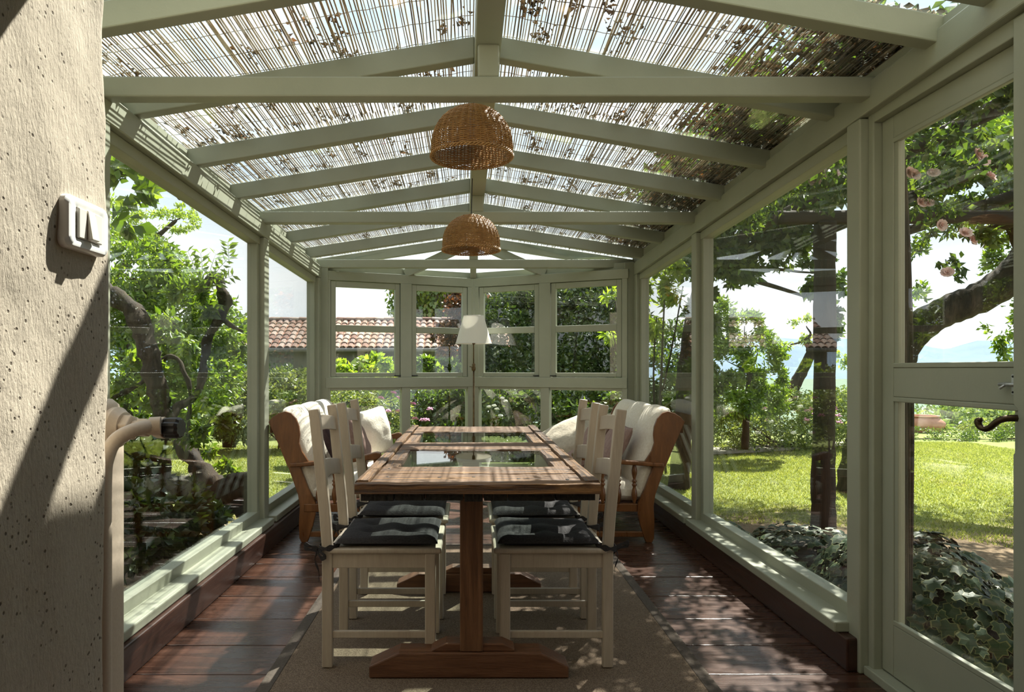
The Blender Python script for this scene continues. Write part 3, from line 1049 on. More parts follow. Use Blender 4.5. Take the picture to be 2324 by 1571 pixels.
def end_facet(f, wn0, side):
    L = f.L
    def b(name, par, t0, t1, z0, z1, n0, n1, mat=PAINT, bev=0.004):
        return f.box(MB(), t0, t1, z0, z1, n0, n1).build(name, mat, par, bevel=bev)
    b('head_plate', wall_back, -0.01, L + 0.015, 2.045, 2.135, 0.0, 0.10)
    b('middle_rail', wall_back, 0.0, L, 1.02, 1.12, -0.012, 0.075)
    b('upstand_board', wall_back, 0.0, L, 2.135, 2.20, 0.045, 0.075)
    b('base_beam', wall_back, -0.05, L + 0.05, 0.0, 0.134, -0.06, 0.08, SKIRT)
    tm = L * (0.525 if side < 0 else 0.51)
    b('post', wall_back, 0.0, 0.05, 0.0, 2.045, 0.0, 0.08)
    b('post', wall_back, tm - 0.058, tm + 0.058, 1.12, 2.045, -0.004, 0.08)
    b('post', wall_back, tm - 0.045, tm + 0.045, 0.134, 1.02, 0.0, 0.08)
    b('post', wall_back, L - 0.06, L + 0.0, 0.0, 2.045, 0.0, 0.08)
    k = wn0
    for (t0, t1) in ((0.05, tm - 0.058), (tm + 0.058, L - 0.06)):
        where = ('outer', 'inner')[(t0 > 0.06)]
        w = tag(empty('window_%d' % k, tuple(f.a + f.u * (t0 + t1) / 2 + Vector((0, 0, 1.15)))), 'two-pane sash in the %s half of the pointed end wall, %s bay' % ('left' if side < 0 else 'right', where), None, None, 'structure')
        b('stile', w, t0 + 0.004, t0 + 0.052, 1.124, 2.04, 0.01, 0.055)
        b('stile', w, t1 - 0.052, t1 - 0.004, 1.124, 2.04, 0.01, 0.055)
        b('top_rail', w, t0 + 0.052, t1 - 0.052, 1.985, 2.04, 0.01, 0.055)
        b('bottom_rail', w, t0 + 0.052, t1 - 0.052, 1.124, 1.165, 0.01, 0.055)
        b('glazing_bar', w, t0 + 0.052, t1 - 0.052, 1.560, 1.622, 0.008, 0.055)
        b('pane', w, t0 + 0.045, t1 - 0.045, 1.16, 1.565, 0.031, 0.035, GLASS, 0)
        b('pane', w, t0 + 0.045, t1 - 0.045, 1.617, 1.99, 0.031, 0.035, GLASS, 0)
        cat_t = t1 - 0.03 if where == 'outer' else t0 + 0.03
        if side > 0:
            cat_t = t1 - 0.03 if where == 'outer' else t0 + 0.03
        c = f.a + f.u * cat_t + f.n * 0.0 + Vector((0, 0, 1.135))
        MB().obox(c, f.u * 0.03, f.n * 0.012, Vector((0, 0, 0.004))).build('catch', IRON, w)
        k += 1
    for (t0, t1) in ((0.05, tm - 0.045), (tm + 0.045, L - 0.06)):
        w = tag(empty('window_%d' % k, tuple(f.a + f.u * (t0 + t1) / 2 + Vector((0, 0, 0.2)))), 'fixed low pane below the middle rail, %s end wall' % ('left' if side < 0 else 'right'), None, None, 'structure')
        b('bottom_rail', w, t0, t1, 0.134, 0.20, 0.005, 0.06)
        b('top_rail', w, t0, t1, 0.995, 1.02, 0.01, 0.06)
        b('pane', w, t0, t1, 0.19, 1.0, 0.035, 0.039, GLASS, 0)
        k += 1


FL = Facet(CL, AP, -1)
FR = Facet(CR, AP, 1)
end_facet(FL, 6, -1)
end_facet(FR, 10, 1)
MB().box(-1.48, -1.335, 6.445, 6.56, 0.0, 2.20).build('corner_post', PAINT, wall_back, bevel=0.005)
MB().box(1.45, 1.62, 6.365, 6.48, 0.0, 2.20).build('corner_post', PAINT, wall_back, bevel=0.005)
MB().tube([(AP[0], AP[1] + 0.03, 0.0), (AP[0], AP[1] + 0.03, 2.13)], 0.045, 8).build('apex_post', PAINT, wall_back)

# ------------------------------------------------------------------ roof: ridge, rafters, ties, panes
ceiling = tag(empty('ceiling', (0.06, 4.0, 2.3)), 'low pitched glass roof on sage painted rafters', None, None, 'structure')
YA, YE = Y0, 6.60
rb = lambda d: 2.445 - 0.030 * (d - 2.66)


def yb_beam(name, x0a, x1a, x0b, x1b, ya, yb, z0a, z0b, z1a, z1b, mat=PAINT, bev=0.005):
    return MB().hexa([(x0a, ya, z0a), (x1a, ya, z0a), (x1b, yb, z0b), (x0b, yb, z0b), (x0a, ya, z1a), (x1a, ya, z1a), (x1b, yb, z1b), (x0b, yb, z1b)]).build(name, mat, ceiling, bevel=bev)


xa, xe = ridge_x(YA), ridge_x(YE)
yb_beam('ridge_beam', xa - 0.05, xa + 0.05, xe - 0.05, xe + 0.05, YA, YE, rb(YA), rb(YE), ridge_z(YA), ridge_z(YE))
RAFT = [1.98, 2.24, 2.87, 3.53, 4.16, 4.80, 5.44, 6.09, 6.62]  # foremost rafter is out of view, placed for its shadow on the stucco
RW = 0.062
for d in RAFT:
    for side in (-1, 1):
        xr = ridge_x(d) + side * 0.05
        xw = (XL - 0.09) if side < 0 else (XR + 0.05)
        h = 0.092
        pr = [(xr, d, roof_z(xr, d) - h), (xr, d, roof_z(xr, d)), (xw, d, roof_z(xw, d)), (xw, d, roof_z(xw, d) - h)]
        if side > 0:
            pr = pr[::-1]
        MB().prism(pr, (0, RW, 0)).build('rafter', PAINT, ceiling, bevel=0.005)
for i, d in enumerate((2.61, 4.65, 6.44)):
    zb = 2.243 - 0.0225 * (d - 2.61)
    MB().box(XL - 0.03, XR + 0.03, d, d + 0.07, zb, zb + 0.079).build('tie_beam', PAINT, ceiling, bevel=0.007)
    xk = ridge_x(d)
    MB().box(xk - 0.041, xk + 0.041, d + 0.005, d + 0.065, zb + 0.078, rb(d + 0.03) + 0.002).build('king_post', PAINT, ceiling, bevel=0.007)
# fan rafters of the pointed end
RE = Vector((ridge_x(YE), YE + 0.03, 2.44))


def facet_pt(f, t, z, n=0.05):
    p = f.a + f.u * (f.L * t) + f.n * n
    return Vector((p.x, p.y, z))


fan = [facet_pt(FL, 0.53, 2.15), Vector((AP[0], AP[1] + 0.06, 2.15)), facet_pt(FR, 0.52, 2.15)]
for p in fan:
    MB().beam(RE, p, 0.062, 0.085).build('fan_rafter', PAINT, ceiling, bevel=0.005)


def pane_prism(pts, name='roof_pane', up=0.004):
    a = [Vector(p) for p in pts]
    m = MB()
    m.prism(a, (0, 0, up))
    return m.build(name, ROOFGLASS, ceiling)


edges = [Y0 + 0.01] + [d + RW / 2 for d in RAFT[1:]]
for a, b in zip(edges[:-1], edges[1:]):
    for side in (-1, 1):
        def P(x, d):
            return (x, d, roof_z(x, d) + 0.003)
        xo = XL - 0.22 if side < 0 else XR + 0.20
        q = [P(ridge_x(a) + side * 0.002, a), P(xo, a), P(xo, b), P(ridge_x(b) + side * 0.002, b)]
        if side < 0:
            q = q[::-1]
        pane_prism(q)
top_z = 2.50
E0 = Vector((ridge_x(YE), YE + 0.065, ridge_z(YE)))
ring = [Vector((XL - 0.15, YE + 0.065, roof_z(XL - 0.15, YE))), facet_pt(FL, 0.0, 2.22, 0.15), facet_pt(FL, 0.53, 2.205, 0.15), Vector((AP[0], AP[1] + 0.2, 2.205)), facet_pt(FR, 0.52, 2.205, 0.15), facet_pt(FR, 0.0, 2.22, 0.15), Vector((XR + 0.13, YE + 0.065, roof_z(XR + 0.13, YE)))]
for a, b in zip(ring[1:-2], ring[2:-1]):
    pane_prism([E0, a, b])
# ------------------------------------------------------------------ reed mats on the glass
mat_cuts = [(2.285, 3.50, 'first, nearest the front tie beam'), (3.49, 4.86, 'second, above the wicker lampshades'), (4.85, 6.66, 'third, towards the pointed end')]


def reed_mat(side, ya, yb, label):
    n_x = []
    xr = ridge_x(ya) + side * 0.06
    xo = XL - 0.31 if side < 0 else XR + 0.28
    x = xr
    V, F = [], []
    o = 0
    step = 0.0130
    k = 0
    while (x - xo) * side < 0:
        r = R.uniform(0.0020, 0.0044)
        if R.rand() < 0.965:
            skew = R.normal() * 0.006 * (3 if R.rand() < 0.08 else 1)
            y0 = ya + R.uniform(-0.03, 0.03)
            y1 = yb + R.uniform(-0.03, 0.03)
            segs = 4
            for s in range(segs + 1):
                t = s / segs
                y = y0 + (y1 - y0) * t
                xx = x + skew * (t - 0.5) + R.normal() * 0.0016
                over = max(0.0, (XL - 0.12 - xx) if side < 0 else (xx - XR - 0.12))
                z = roof_z(xx, y) + 0.016 + R.normal() * 0.0015 - over * over * 3.0
                for c in range(4):
                    a = math.pi / 4 + c * math.pi / 2
                    V.append((xx + r * math.cos(a), y, z + r * math.sin(a)))
            for s in range(segs):
                b = o + s * 4
                for c in range(4):
                    F.append((b + c, b + (c + 1) % 4, b + 4 + (c + 1) % 4, b + 4 + c))
            o += (segs + 1) * 4
        x += side * step * R.uniform(0.72, 1.28)
        k += 1
    # binding wires across the reeds
    for yy in np.arange(ya + 0.12, yb - 0.05, 0.16):
        x = xr
        prevs = None
        while (x - xo) * side < 0:
            y = yy + 0.004 * math.sin(x * 60)
            z = roof_z(x, y) + 0.010
            cur = [(x, y - 0.0010, z), (x, y + 0.0010, z), (x, y + 0.0010, z + 0.0020), (x, y - 0.0010, z + 0.0020)]
            V.extend(cur)
            if prevs is not None:
                for c in range(4):
                    F.append((prevs + c, prevs + (c + 1) % 4, o + (c + 1) % 4, o + c))
            prevs = o
            o += 4
            x += side * 0.05
    ob = raw_mesh('reed_mat', np.array(V), np.array(F), REED)
    tag(ob, label, 'reed mat', 'reed mats on the glass roof', 'stuff')
    return ob


for (a, b, where) in mat_cuts:
    reed_mat(-1, a, b, 'sun-bleached reed mat on the left roof slope, %s' % where)
    reed_mat(1, a, b, 'sun-bleached reed mat on the right roof slope, %s' % where)


def roof_litter(side, n, lab):
    P = []
    xa_, xb_ = (XL - 0.1, ridge_x(4) - 0.06) if side < 0 else (ridge_x(4) + 0.06, XR + 0.1)
    nc = 150
    cx = R.uniform(xa_, xb_, nc)
    cy = R.uniform(2.3, 6.6, nc)
    pick = R.randint(nc, size=n)
    x = np.clip(cx[pick] + R.normal(size=n) * 0.018, xa_, xb_)
    y = cy[pick] + R.normal(size=n) * 0.055
    y = np.clip(y, 2.3, 6.6)
    z = np.array([roof_z(a, b) for a, b in zip(x, y)]) + 0.028
    P = np.stack([x, y, z], 1)
    A = R.normal(size=(n, 3)) * np.array([1, 1, 0.2])
    V, F = leaf_arrays(P, A, R.uniform(0.012, 0.038, n), 0.55, 0.2)
    o = raw_mesh('dry_leaves', V, F, LF_DRY)
    tag(o, lab, 'leaves', None, 'stuff')


roof_litter(-1, 2000, 'dry brown leaves caught in clumps on the left reed mats')
roof_litter(1, 3000, 'dry brown leaves caught in clumps on the right reed mats')

# ------------------------------------------------------------------ dining table
table = tag(empty('dining_table', (0.03, 3.1, 0)), 'long rustic dining table of weathered boards with two glass panels and trestle feet', 'table')
TZ = 0.79
TX0, TX1, TY0, TY1 = -0.408, 0.468, 2.424, 4.93


def rough_board(name, x0, x1, y0, y1, z0, z1, mat, amp=0.004, nx=24, ny=3):
    """board with wavy weathered edges and a worn top"""
    m = MB()
    long_x = (x1 - x0) > (y1 - y0)
    n = 30
    so = R.uniform(0, 50)
    rows = []
    for i in range(n + 1):
        t = i / n
        def jt(k):
            return noise.noise(Vector((so + t * 9, k * 7.3, so))) * amp + noise.noise(Vector((so + t * 31, k * 3.1, 1.5))) * amp * 0.5
        ring_ = []
        for k, (s, zz) in enumerate(((0, z0), (1, z0), (1, z1 - 0.006), (0.985, z1), (0.66, z1), (0.33, z1), (0.015, z1), (0, z1 - 0.006))):
            e = jt(k if 0 < s < 1 else 20 + int(s)) if s in (0, 1, 0.985, 0.015) else 0
            dz = jt(40 + k) * 0.6 if zz > z0 else 0
            if long_x:
                ring_.append((x0 + (x1 - x0) * t, y0 + (y1 - y0) * s + e, zz + dz))
            else:
                ring_.append((x0 + (x1 - x0) * s + e, y0 + (y1 - y0) * t, zz + dz))
        rows.append(ring_)
    k = 8
    fs = []
    for i in range(n):
        for j in range(k):
            q = (i * k + j, i * k + (j + 1) % k, (i + 1) * k + (j + 1) % k, (i + 1) * k + j)
            fs.append(q if not long_x else q[::-1])
    a, b = tuple(range(k)), tuple(range(n * k, n * k + k))
    fs += [a[::-1], b] if not long_x else [a, b[::-1]]
    m.add([p for r_ in rows for p in r_], fs)
    return m.build(name, mat, table)


BT = 0.03
rough_board('front_edge', TX0, TX1, TY0, TY0 + 0.055, TZ - BT - 0.004, TZ, TABLE, 0.006)
rough_board('front_board', TX0 + 0.045, TX1 - 0.045, TY0 + 0.058, 2.70, TZ - BT, TZ - 0.005, TABLE, 0.004)
rough_board('front_board', TX0 + 0.045, TX1 - 0.045, 2.703, 2.895, TZ - BT, TZ - 0.004, TABLE, 0.004)
rough_board('edge_strip', TX0 - 0.004, TX0 + 0.042, TY0 + 0.056, TY1, TZ - BT, TZ + 0.006, TABLEY, 0.007)
rough_board('edge_strip', TX1 - 0.044, TX1 + 0.002, TY0 + 0.056, TY1, TZ - BT, TZ + 0.006, TABLEY, 0.007)
rough_board('middle_board', TX0 + 0.045, TX1 - 0.045, 3.515, 3.858, TZ - BT, TZ - 0.004, TABLE, 0.004)
rough_board('back_board', TX0 + 0.045, TX1 - 0.045, 4.51, TY1, TZ - BT, TZ - 0.004, TABLE, 0.004)
for (a, b) in ((2.898, 3.512), (3.861, 4.507)):
    rough_board('side_board', TX0 + 0.045, -0.302, a, b, TZ - BT, TZ - 0.006, TABLEY, 0.003)
    rough_board('side_board', 0.362, TX1 - 0.047, a, b, TZ - BT, TZ - 0.006, TABLEY, 0.003)
    zn, zf = TZ - 0.031, TZ - 0.031 + 0.036 * (b - a)
    MB().hexa([(-0.308, a - 0.006, zn - 0.006), (0.368, a - 0.006, zn - 0.006), (0.368, b + 0.006, zf - 0.006), (-0.308, b + 0.006, zf - 0.006), (-0.308, a - 0.006, zn), (0.368, a - 0.006, zn), (0.368, b + 0.006, zf), (-0.308, b + 0.006, zf)]).build('glass_panel', TABLEGLASS, table)
for x in np.linspace(-0.33, 0.39, 7):
    for y in (2.62, 2.80, 3.70, 4.72):
        if R.rand() < 0.55:
            xx, yy = x + R.uniform(-0.04, 0.04), y + R.uniform(-0.06, 0.06)
            MB().lathe([(0.0, 0), (0.008, 0), (0.006, 0.0015), (0, 0.0018)], (xx, yy, TZ - 0.005), (0, 0, 1), 7).build('nail_head', IRON, table)
# black under-frame pieces below the top
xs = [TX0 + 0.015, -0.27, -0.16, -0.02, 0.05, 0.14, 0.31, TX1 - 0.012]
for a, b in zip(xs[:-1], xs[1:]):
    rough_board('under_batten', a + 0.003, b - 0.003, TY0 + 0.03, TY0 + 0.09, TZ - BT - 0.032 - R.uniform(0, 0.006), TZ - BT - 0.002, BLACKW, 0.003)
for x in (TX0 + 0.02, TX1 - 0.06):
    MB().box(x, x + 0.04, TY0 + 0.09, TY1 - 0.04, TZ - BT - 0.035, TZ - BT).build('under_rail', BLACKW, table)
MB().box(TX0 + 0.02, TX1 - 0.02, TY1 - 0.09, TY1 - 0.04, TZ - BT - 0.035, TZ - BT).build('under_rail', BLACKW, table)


def trestle(yf):
    pr = [(-0.386, 0.0), (0.383, 0.0), (0.383, 0.045), (0.275, 0.098), (0.19, 0.098), (0.175, 0.135), (-0.12, 0.135), (-0.15, 0.098), (-0.27, 0.098), (-0.386, 0.045)]
    pr = [(-0.386, 0.0), (0.383, 0.0), (0.383, 0.045), (0.275, 0.098), (-0.27, 0.098), (-0.386, 0.045)]
    z0 = 0.012
    MB().prism([(x, yf, z + z0) for x, z in pr], (0, 0.10, 0)).build('trestle_foot', FOOTW, table, bevel=0.006)
    pk = [(-0.15, 0.098), (0.175, 0.098), (0.175, 0.108), (0.13, 0.128), (-0.09, 0.13), (-0.135, 0.11)]
    MB().prism([(x, yf + 0.012, z + z0) for x, z in pk], (0, 0.076, 0)).build('foot_block', FOOTW, table, bevel=0.004)
    MB().box(-0.036, 0.053, yf + 0.004, yf + 0.096, 0.10 + z0, TZ - BT - 0.055).build('trestle_post', TRESTLE, table, bevel=0.004)
    MB().box(-0.30, 0.35, yf + 0.012, yf + 0.088, TZ - BT - 0.058, TZ - BT).build('trestle_head', FOOTW, table, bevel=0.004)


trestle(2.62)
trestle(3.63)

# ------------------------------------------------------------------ dining chairs (built facing +x, rear legs at x = 0)
def make_chair():
    t = empty('dining_chair', (0, 0, 0))
    # origin: floor, middle of the rear legs; seat towards +x; legs at y = +-0.18
    lx, dy, th = 0.41, 0.178, 0.021
    def post(s):
        prof = [(-0.021, 0.0), (0.021, 0.0), (0.021, 0.46), (0.012, 0.60), (-0.028, 0.985), (-0.036, 1.03), (-0.076, 1.024), (-0.070, 0.985), (-0.031, 0.60), (-0.021, 0.47)]
        return MB().prism([(x, s * dy - 0.016, z) for x, z in prof], (0, 0.032, 0)).build('leg', GREIGE, t, bevel=0.004)
    for s in (-1, 1):
        p = post(s)
        MB().lathe([(0.0, 0), (0.006, 0), (0.006, 0.0015), (0.0, 0.0015)], (-0.045, s * (dy + 0.0155), 0.935), (0, s, 0), 10).build('screw_cap', GREIGE, p)
        MB().box(lx - 0.021, lx + 0.021, s * dy - 0.020, s * dy + 0.020, 0.0, 0.455).build('leg', GREIGE, t, bevel=0.004)
        MB().box(0.018, lx - 0.018, s * dy - 0.009, s * dy + 0.009, 0.115, 0.143).build('stretcher', GREIGE, t, bevel=0.003)
        MB().box(0.018, lx - 0.018, s * dy - 0.011, s * dy + 0.011, 0.395, 0.455).build('apron', GREIGE, t, bevel=0.003)
    MB().box(lx - 0.011, lx + 0.011, -dy + 0.018, dy - 0.018, 0.395, 0.455).build('apron', GREIGE, t, bevel=0.003)
    MB().box(-0.011, 0.011, -dy + 0.015, dy - 0.015, 0.395, 0.455).build('apron', GREIGE, t, bevel=0.003)
    # seat board
    MB().box(0.005, lx + 0.045, -0.205, 0.205, 0.455, 0.477).build('seat', GREIGE, t, bevel=0.008, segs=3)
    # two bowed back rails
    def rail(zc, hh, x0):
        m = MB()
        n = 14
        rows = []
        for i in range(n + 1):
            u = -1 + 2 * i / n
            bow = -0.030 * (1 - u * u)
            arch = 0.016 * (1 - u * u)
            y = u * (dy - 0.012)
            slope = -0.105
            a = [(x0 + bow - 0.009 - slope * -hh / 2 * -1, y, zc - hh / 2 + arch * 0.9), (x0 + bow + 0.009, y, zc - hh / 2 + arch * 0.9),
                 (x0 + bow + 0.009 + slope * hh, y, zc + hh / 2 + arch), (x0 + bow - 0.009 + slope * hh, y, zc + hh / 2 + arch)]
            rows.append(a)
        fs = []
        for i in range(n):
            fs += [(i * 4 + k, i * 4 + (k + 1) % 4, (i + 1) * 4 + (k + 1) % 4, (i + 1) * 4 + k) for k in range(4)]
        fs += [(3, 2, 1, 0), (n * 4, n * 4 + 1, n * 4 + 2, n * 4 + 3)]
        m.add([p for r_ in rows for p in r_], fs)
        m.build('back_rail', GREIGE, t, bevel=0.003)
    rail(0.945, 0.062, -0.040)
    rail(0.752, 0.070, -0.020)
    return t


chair0 = make_chair()
CH = 'ladder-back dining chairs round the table'
tag(chair0, 'greige painted ladder-back chair left of the table, nearest the radiator', 'chair', CH)


def make_cushion():
    t = empty('seat_cushion', (0, 0, 0))
    hx, hy = 0.205, 0.20
    tuft = [(-0.075, -0.07), (0.075, -0.07), (-0.075, 0.07), (0.075, 0.07)]
    def top(u, v, s):
        x, y = (u * 2 - 1), (v * 2 - 1)
        e = max(0.0, 1 - max(abs(x), abs(y)) ** 5) ** 0.5
        cr = 1 - 0.02 * (1 - abs(x) ** 4) * abs(y) ** 4 - 0.02 * (1 - abs(y) ** 4) * abs(x) ** 4
        X, Y = x * hx * cr, y * hy * cr
        z = 0.030 * e
        if s > 0:
            for (tx, ty) in tuft:
                r2 = ((X - tx) ** 2 + (Y - ty) ** 2)
                z -= 0.021 * math.exp(-r2 / 0.0018) * e
            z += 0.004 * math.sin(Y * 42 + X * 9) * e * (0.4 + 0.6 * abs(x))
            z += noise.noise(Vector((X * 14, Y * 14, 3))) * 0.004 * e
            z -= 0.006 * math.exp(-(abs(Y) - 0.07) ** 2 / 0.0004) * e
        else:
            z = -0.016 * e
        return (X, Y, z + 0.018)
    m = MB()
    m.grid(lambda u, v: top(u, v, 1), 40, 40)
    m.grid(lambda u, v: top(u, v, -1), 14, 14, flip=True)
    m.build('pad', CHARC, t, smooth=True)
    # ties knotted round the rear legs
    for s in (-1, 1):
        y0 = s * 0.178
        def ribbon(path, w=0.013):
            r_ = MB()
            P_ = smooth_path(path, 5)
            vs, fs = [], []
            for i, p in enumerate(P_):
                for (dz, dx) in ((-w, 0.0008), (w, 0.0008), (w, -0.0008), (-w, -0.0008)):
                    vs.append((p[0] + dx, p[1] + dx * 2, p[2] + dz * (0.7 + 0.3 * math.sin(i))))
            for i in range(len(P_) - 1):
                fs += [(i * 4 + k, i * 4 + (k + 1) % 4, i * 4 + 4 + (k + 1) % 4, i * 4 + 4 + k) for k in range(4)]
            fs += [(3, 2, 1, 0), tuple(len(vs) - 4 + k for k in range(4))]
            r_.add(vs, fs)
            r_.build('tie', CHARC, t)
        X0 = -0.235       # rear legs relative to the cushion centre
        ribbon([(-0.19, y0 * 0.98, 0.012), (X0 + 0.03, y0 + s * 0.022, 0.006), (X0, y0 + s * 0.028, 0.0), (X0 - 0.032, y0 + s * 0.01, -0.004), (X0 - 0.028, y0 - s * 0.02, 0.0), (X0 + 0.03, y0 - s * 0.024, 0.006), (-0.19, y0 * 0.88, 0.01)])
        kx = X0 - 0.035
        yk = y0 + s * 0.02 if s < 0 else y0
        ribbon([(kx, yk, -0.004), (kx - 0.03, yk - 0.008, 0.012), (kx - 0.052, yk - 0.006, 0.016), (kx - 0.045, yk - 0.012, 0.002), (kx, yk - 0.004, -0.008)], 0.010)
        ribbon([(kx, yk, -0.006), (kx + 0.02, yk - 0.014, -0.018), (kx + 0.035, yk - 0.016, -0.034), (kx + 0.015, yk - 0.012, -0.036), (kx - 0.002, yk - 0.004, -0.012)], 0.009)
        ribbon([(kx, yk - 0.004, -0.008), (kx - 0.010, yk - 0.010, -0.045), (kx + 0.004, yk - 0.008, -0.085), (kx + 0.006, yk - 0.006, -0.125)], 0.008)
    return t


cush0 = make_cushion()
CU = 'tufted seat cushions on the dining chairs'
tag(cush0, 'charcoal tufted cushion tied to the chair nearest the radiator', 'cushion', CU)
CHZ = 0.0125
chair_spots = [(-0.565, 2.905, 0.0, 'radiator'), (-0.555, 3.435, 0.0, 'lf'), (0.552, 2.905, math.pi, 'rn'), (0.550, 3.435, math.pi, 'rf')]
ch_labels = [None, 'greige painted ladder-back chair left of the table, farther from the radiator',
             'greige painted ladder-back chair right of the table, nearest the garden door',
             'greige painted ladder-back chair right of the table, beside the right loveseat']
cu_labels = [None, 'charcoal tufted cushion on the farther of the two chairs left of the table',
             'charcoal tufted cushion on the chair nearest the garden door',
             'charcoal tufted cushion with a small sun patch, on the farther right chair']
for i, (x, y, a, _) in enumerate(chair_spots):
    cx = x + (0.235 if a == 0 else -0.235)
    if i == 0:
        chair0.location, cush0.location = (x, y, CHZ), (cx, y, CHZ + 0.477)
    else:
        dup(chair0, (x, y, CHZ), a, ch_labels[i])
        dup(cush0, (cx, y, CHZ + 0.477), a, cu_labels[i])

# ------------------------------------------------------------------ pendant lamps of woven wicker
def make_pendant():
    t = empty('wicker_pendant', (0, 0, 0))
    Rr, Hh = 0.181, 0.222
    def rad_at(s):               # s: 0 at the rim, 1 at the crown
        return Rr * (1 - s ** 2.6) ** 0.5 * (1.0 - 0.03 * (1 - s) ** 3)
    NS = 32
    rows = 54
    m = MB()
    for i in range(rows):
        s = 0.035 + 0.93 * (i / (rows - 1)) ** 0.92
        z = s * Hh
        r0 = max(rad_at(s), 0.012)
        n = 128 if r0 > 0.07 else 64
        ns = NS if r0 > 0.05 else NS // 2
        path = []
        for k in range(n):
            a = 2 * math.pi * k / n
            w = 0.0042 * math.cos(ns / 2 * a * 1.0 + (math.pi if i % 2 else 0))
            rr = r0 + w
            path.append((rr * math.cos(a), rr * math.sin(a), z + 0.0006 * math.sin(a * 7 + i)))
        m.tube(path, 0.0023, 4, closed=True)
    t_sh = m.build('shade', WICKER, t, smooth=True)
    t_sh['kind'] = 'stuff'
    for k in range(NS):
        a = 2 * math.pi * k / NS
        path = []
        for j in range(13):
            s = 0.0 + 0.985 * j / 12
            r_ = max(rad_at(s), 0.008)
            path.append((r_ * math.cos(a), r_ * math.sin(a), s * Hh))
        MB().tube(path, 0.0028, 4).build('stake', WICKER, t_sh, smooth=True)
    for ph in (0, 1, 2):
        path = []
        for k in range(160):
            a = 2 * math.pi * k / 160
            w = math.sin(a * 22 + ph * 2.09)
            path.append(((Rr + 0.004 * math.cos(a * 22 + ph * 2.09)) * math.cos(a), (Rr + 0.004 * math.cos(a * 22 + ph * 2.09)) * math.sin(a), 0.002 + 0.006 * w))
        MB().tube(path, 0.0034, 5, closed=True).build('rim_braid', WICKER, t, smooth=True)
    return t


pend = make_pendant()
PG = 'wicker pendant lamps over the table'
tag(pend, 'woven wicker dome lampshade hanging behind the front tie beam', 'pendant lamp', PG)
P1 = (W(1071, 700, 3.03)[0], 3.03, 2.142)
P2 = (0.012, 4.28, 1.945)
p2 = dup(pend, P2, 0.4, 'woven wicker dome lampshade hanging lower, in front of the second tie beam')
pend.location = P1
for root, (x, y, z) in ((pend, P1), (p2, P2)):
    zt = rb(y) + 0.005
    c = MB().tube([(0, 0, 0.21), (max(0.0, ridge_x(y) - 0.04 - x), 0, zt - z)], 0.0035, 8)
    me_off = root.location.copy()
    c.v = [tuple(Vector(v) + me_off) for v in c.v]
    c.build('cord', BLACKP, root)
    b = MB().lathe([(0, 0.10), (0.012, 0.105), (0.028, 0.135), (0.022, 0.165), (0.016, 0.175), (0.016, 0.21), (0.0, 0.212)], me_off, (0, 0, 1), 14)
    b.build('bulb', PLASTIC, root, smooth=True)

# ------------------------------------------------------------------ floor lamp in the point of the end wall
lamp = tag(empty('floor_lamp', (W(1075, 900, 6.72)[0], 6.72, 0)), 'brass floor lamp with a white cone shade in the point of the end wall', 'floor lamp')
LX, LY = lamp.location.x, lamp.location.y
MB().lathe([(0.0, 0), (0.13, 0), (0.13, 0.012), (0.05, 0.028), (0.015, 0.04), (0.0, 0.042)], (LX, LY, 0), n=28).build('base', BRASS, lamp, smooth=True, auto=40)
MB().tube([(LX, LY, 0.03), (LX, LY, 1.20)], 0.010, 12).build('pole', BRASS, lamp, smooth=True)
MB().lathe([(0.011, 1.18), (0.018, 1.19), (0.022, 1.21), (0.015, 1.23), (0.018, 1.245), (0.009, 1.26)], (LX, LY, 0), n=16).build('collar', BRASS, lamp, smooth=True)
MB().tube([(LX + 0.012, LY - 0.01, 1.215), (LX - 0.04, LY - 0.03, 1.225)], 0.004, 8).build('thumb_screw', BRASS, lamp, smooth=True)
MB().tube([(LX, LY, 1.22), (LX, LY, 1.50)], 0.006, 12).build('rod', BRASS, lamp, smooth=True)
MB().lathe([(0.0, 1.44), (0.014, 1.445), (0.016, 1.475), (0.012, 1.49), (0.012, 1.53), (0.0, 1.53)], (LX, LY, 0), n=14).build('socket', BRASS, lamp, smooth=True)
sh = MB()
sh.grid(lambda u, v: (LX + (0.178 - 0.078 * v) * math.cos(2 * math.pi * u), LY + (0.178 - 0.078 * v) * math.sin(2 * math.pi * u), 1.452 + 0.272 * v), 48, 6, wrap_u=True)
sh.grid(lambda u, v: (LX + (0.176 - 0.078 * v) * math.cos(2 * math.pi * u), LY + (0.176 - 0.078 * v) * math.sin(2 * math.pi * u), 1.452 + 0.272 * v), 48, 6, wrap_u=True, flip=True)
shade = sh.build('lamp_shade', SHADE, lamp, smooth=True)
MB().tube([(LX + 0.099 * math.cos(a), LY + 0.099 * math.sin(a), 1.724) for a in np.linspace(0, 2 * math.pi, 40)[:-1]], 0.003, 6, closed=True).build('shade_ring', PLASTIC, shade)
MB().tube([(LX + 0.178 * math.cos(a), LY + 0.178 * math.sin(a), 1.452) for a in np.linspace(0, 2 * math.pi, 48)[:-1]], 0.003, 6, closed=True).build('shade_ring', PLASTIC, shade)
cord = MB().tube(smooth_path([(LX, LY - 0.1, 0.006), (LX + 0.05, 6.4, 0.006), (0.12, 6.1, 0.006), (0.06, 5.9, 0.006), (0.02, 6.0, 0.006), (0.08, 6.1, 0.006), (0.2, 5.95, 0.006), (0.25, 6.0, 0.006)], 8), 0.004, 6).build('lamp_cable', BLACKP, lamp)

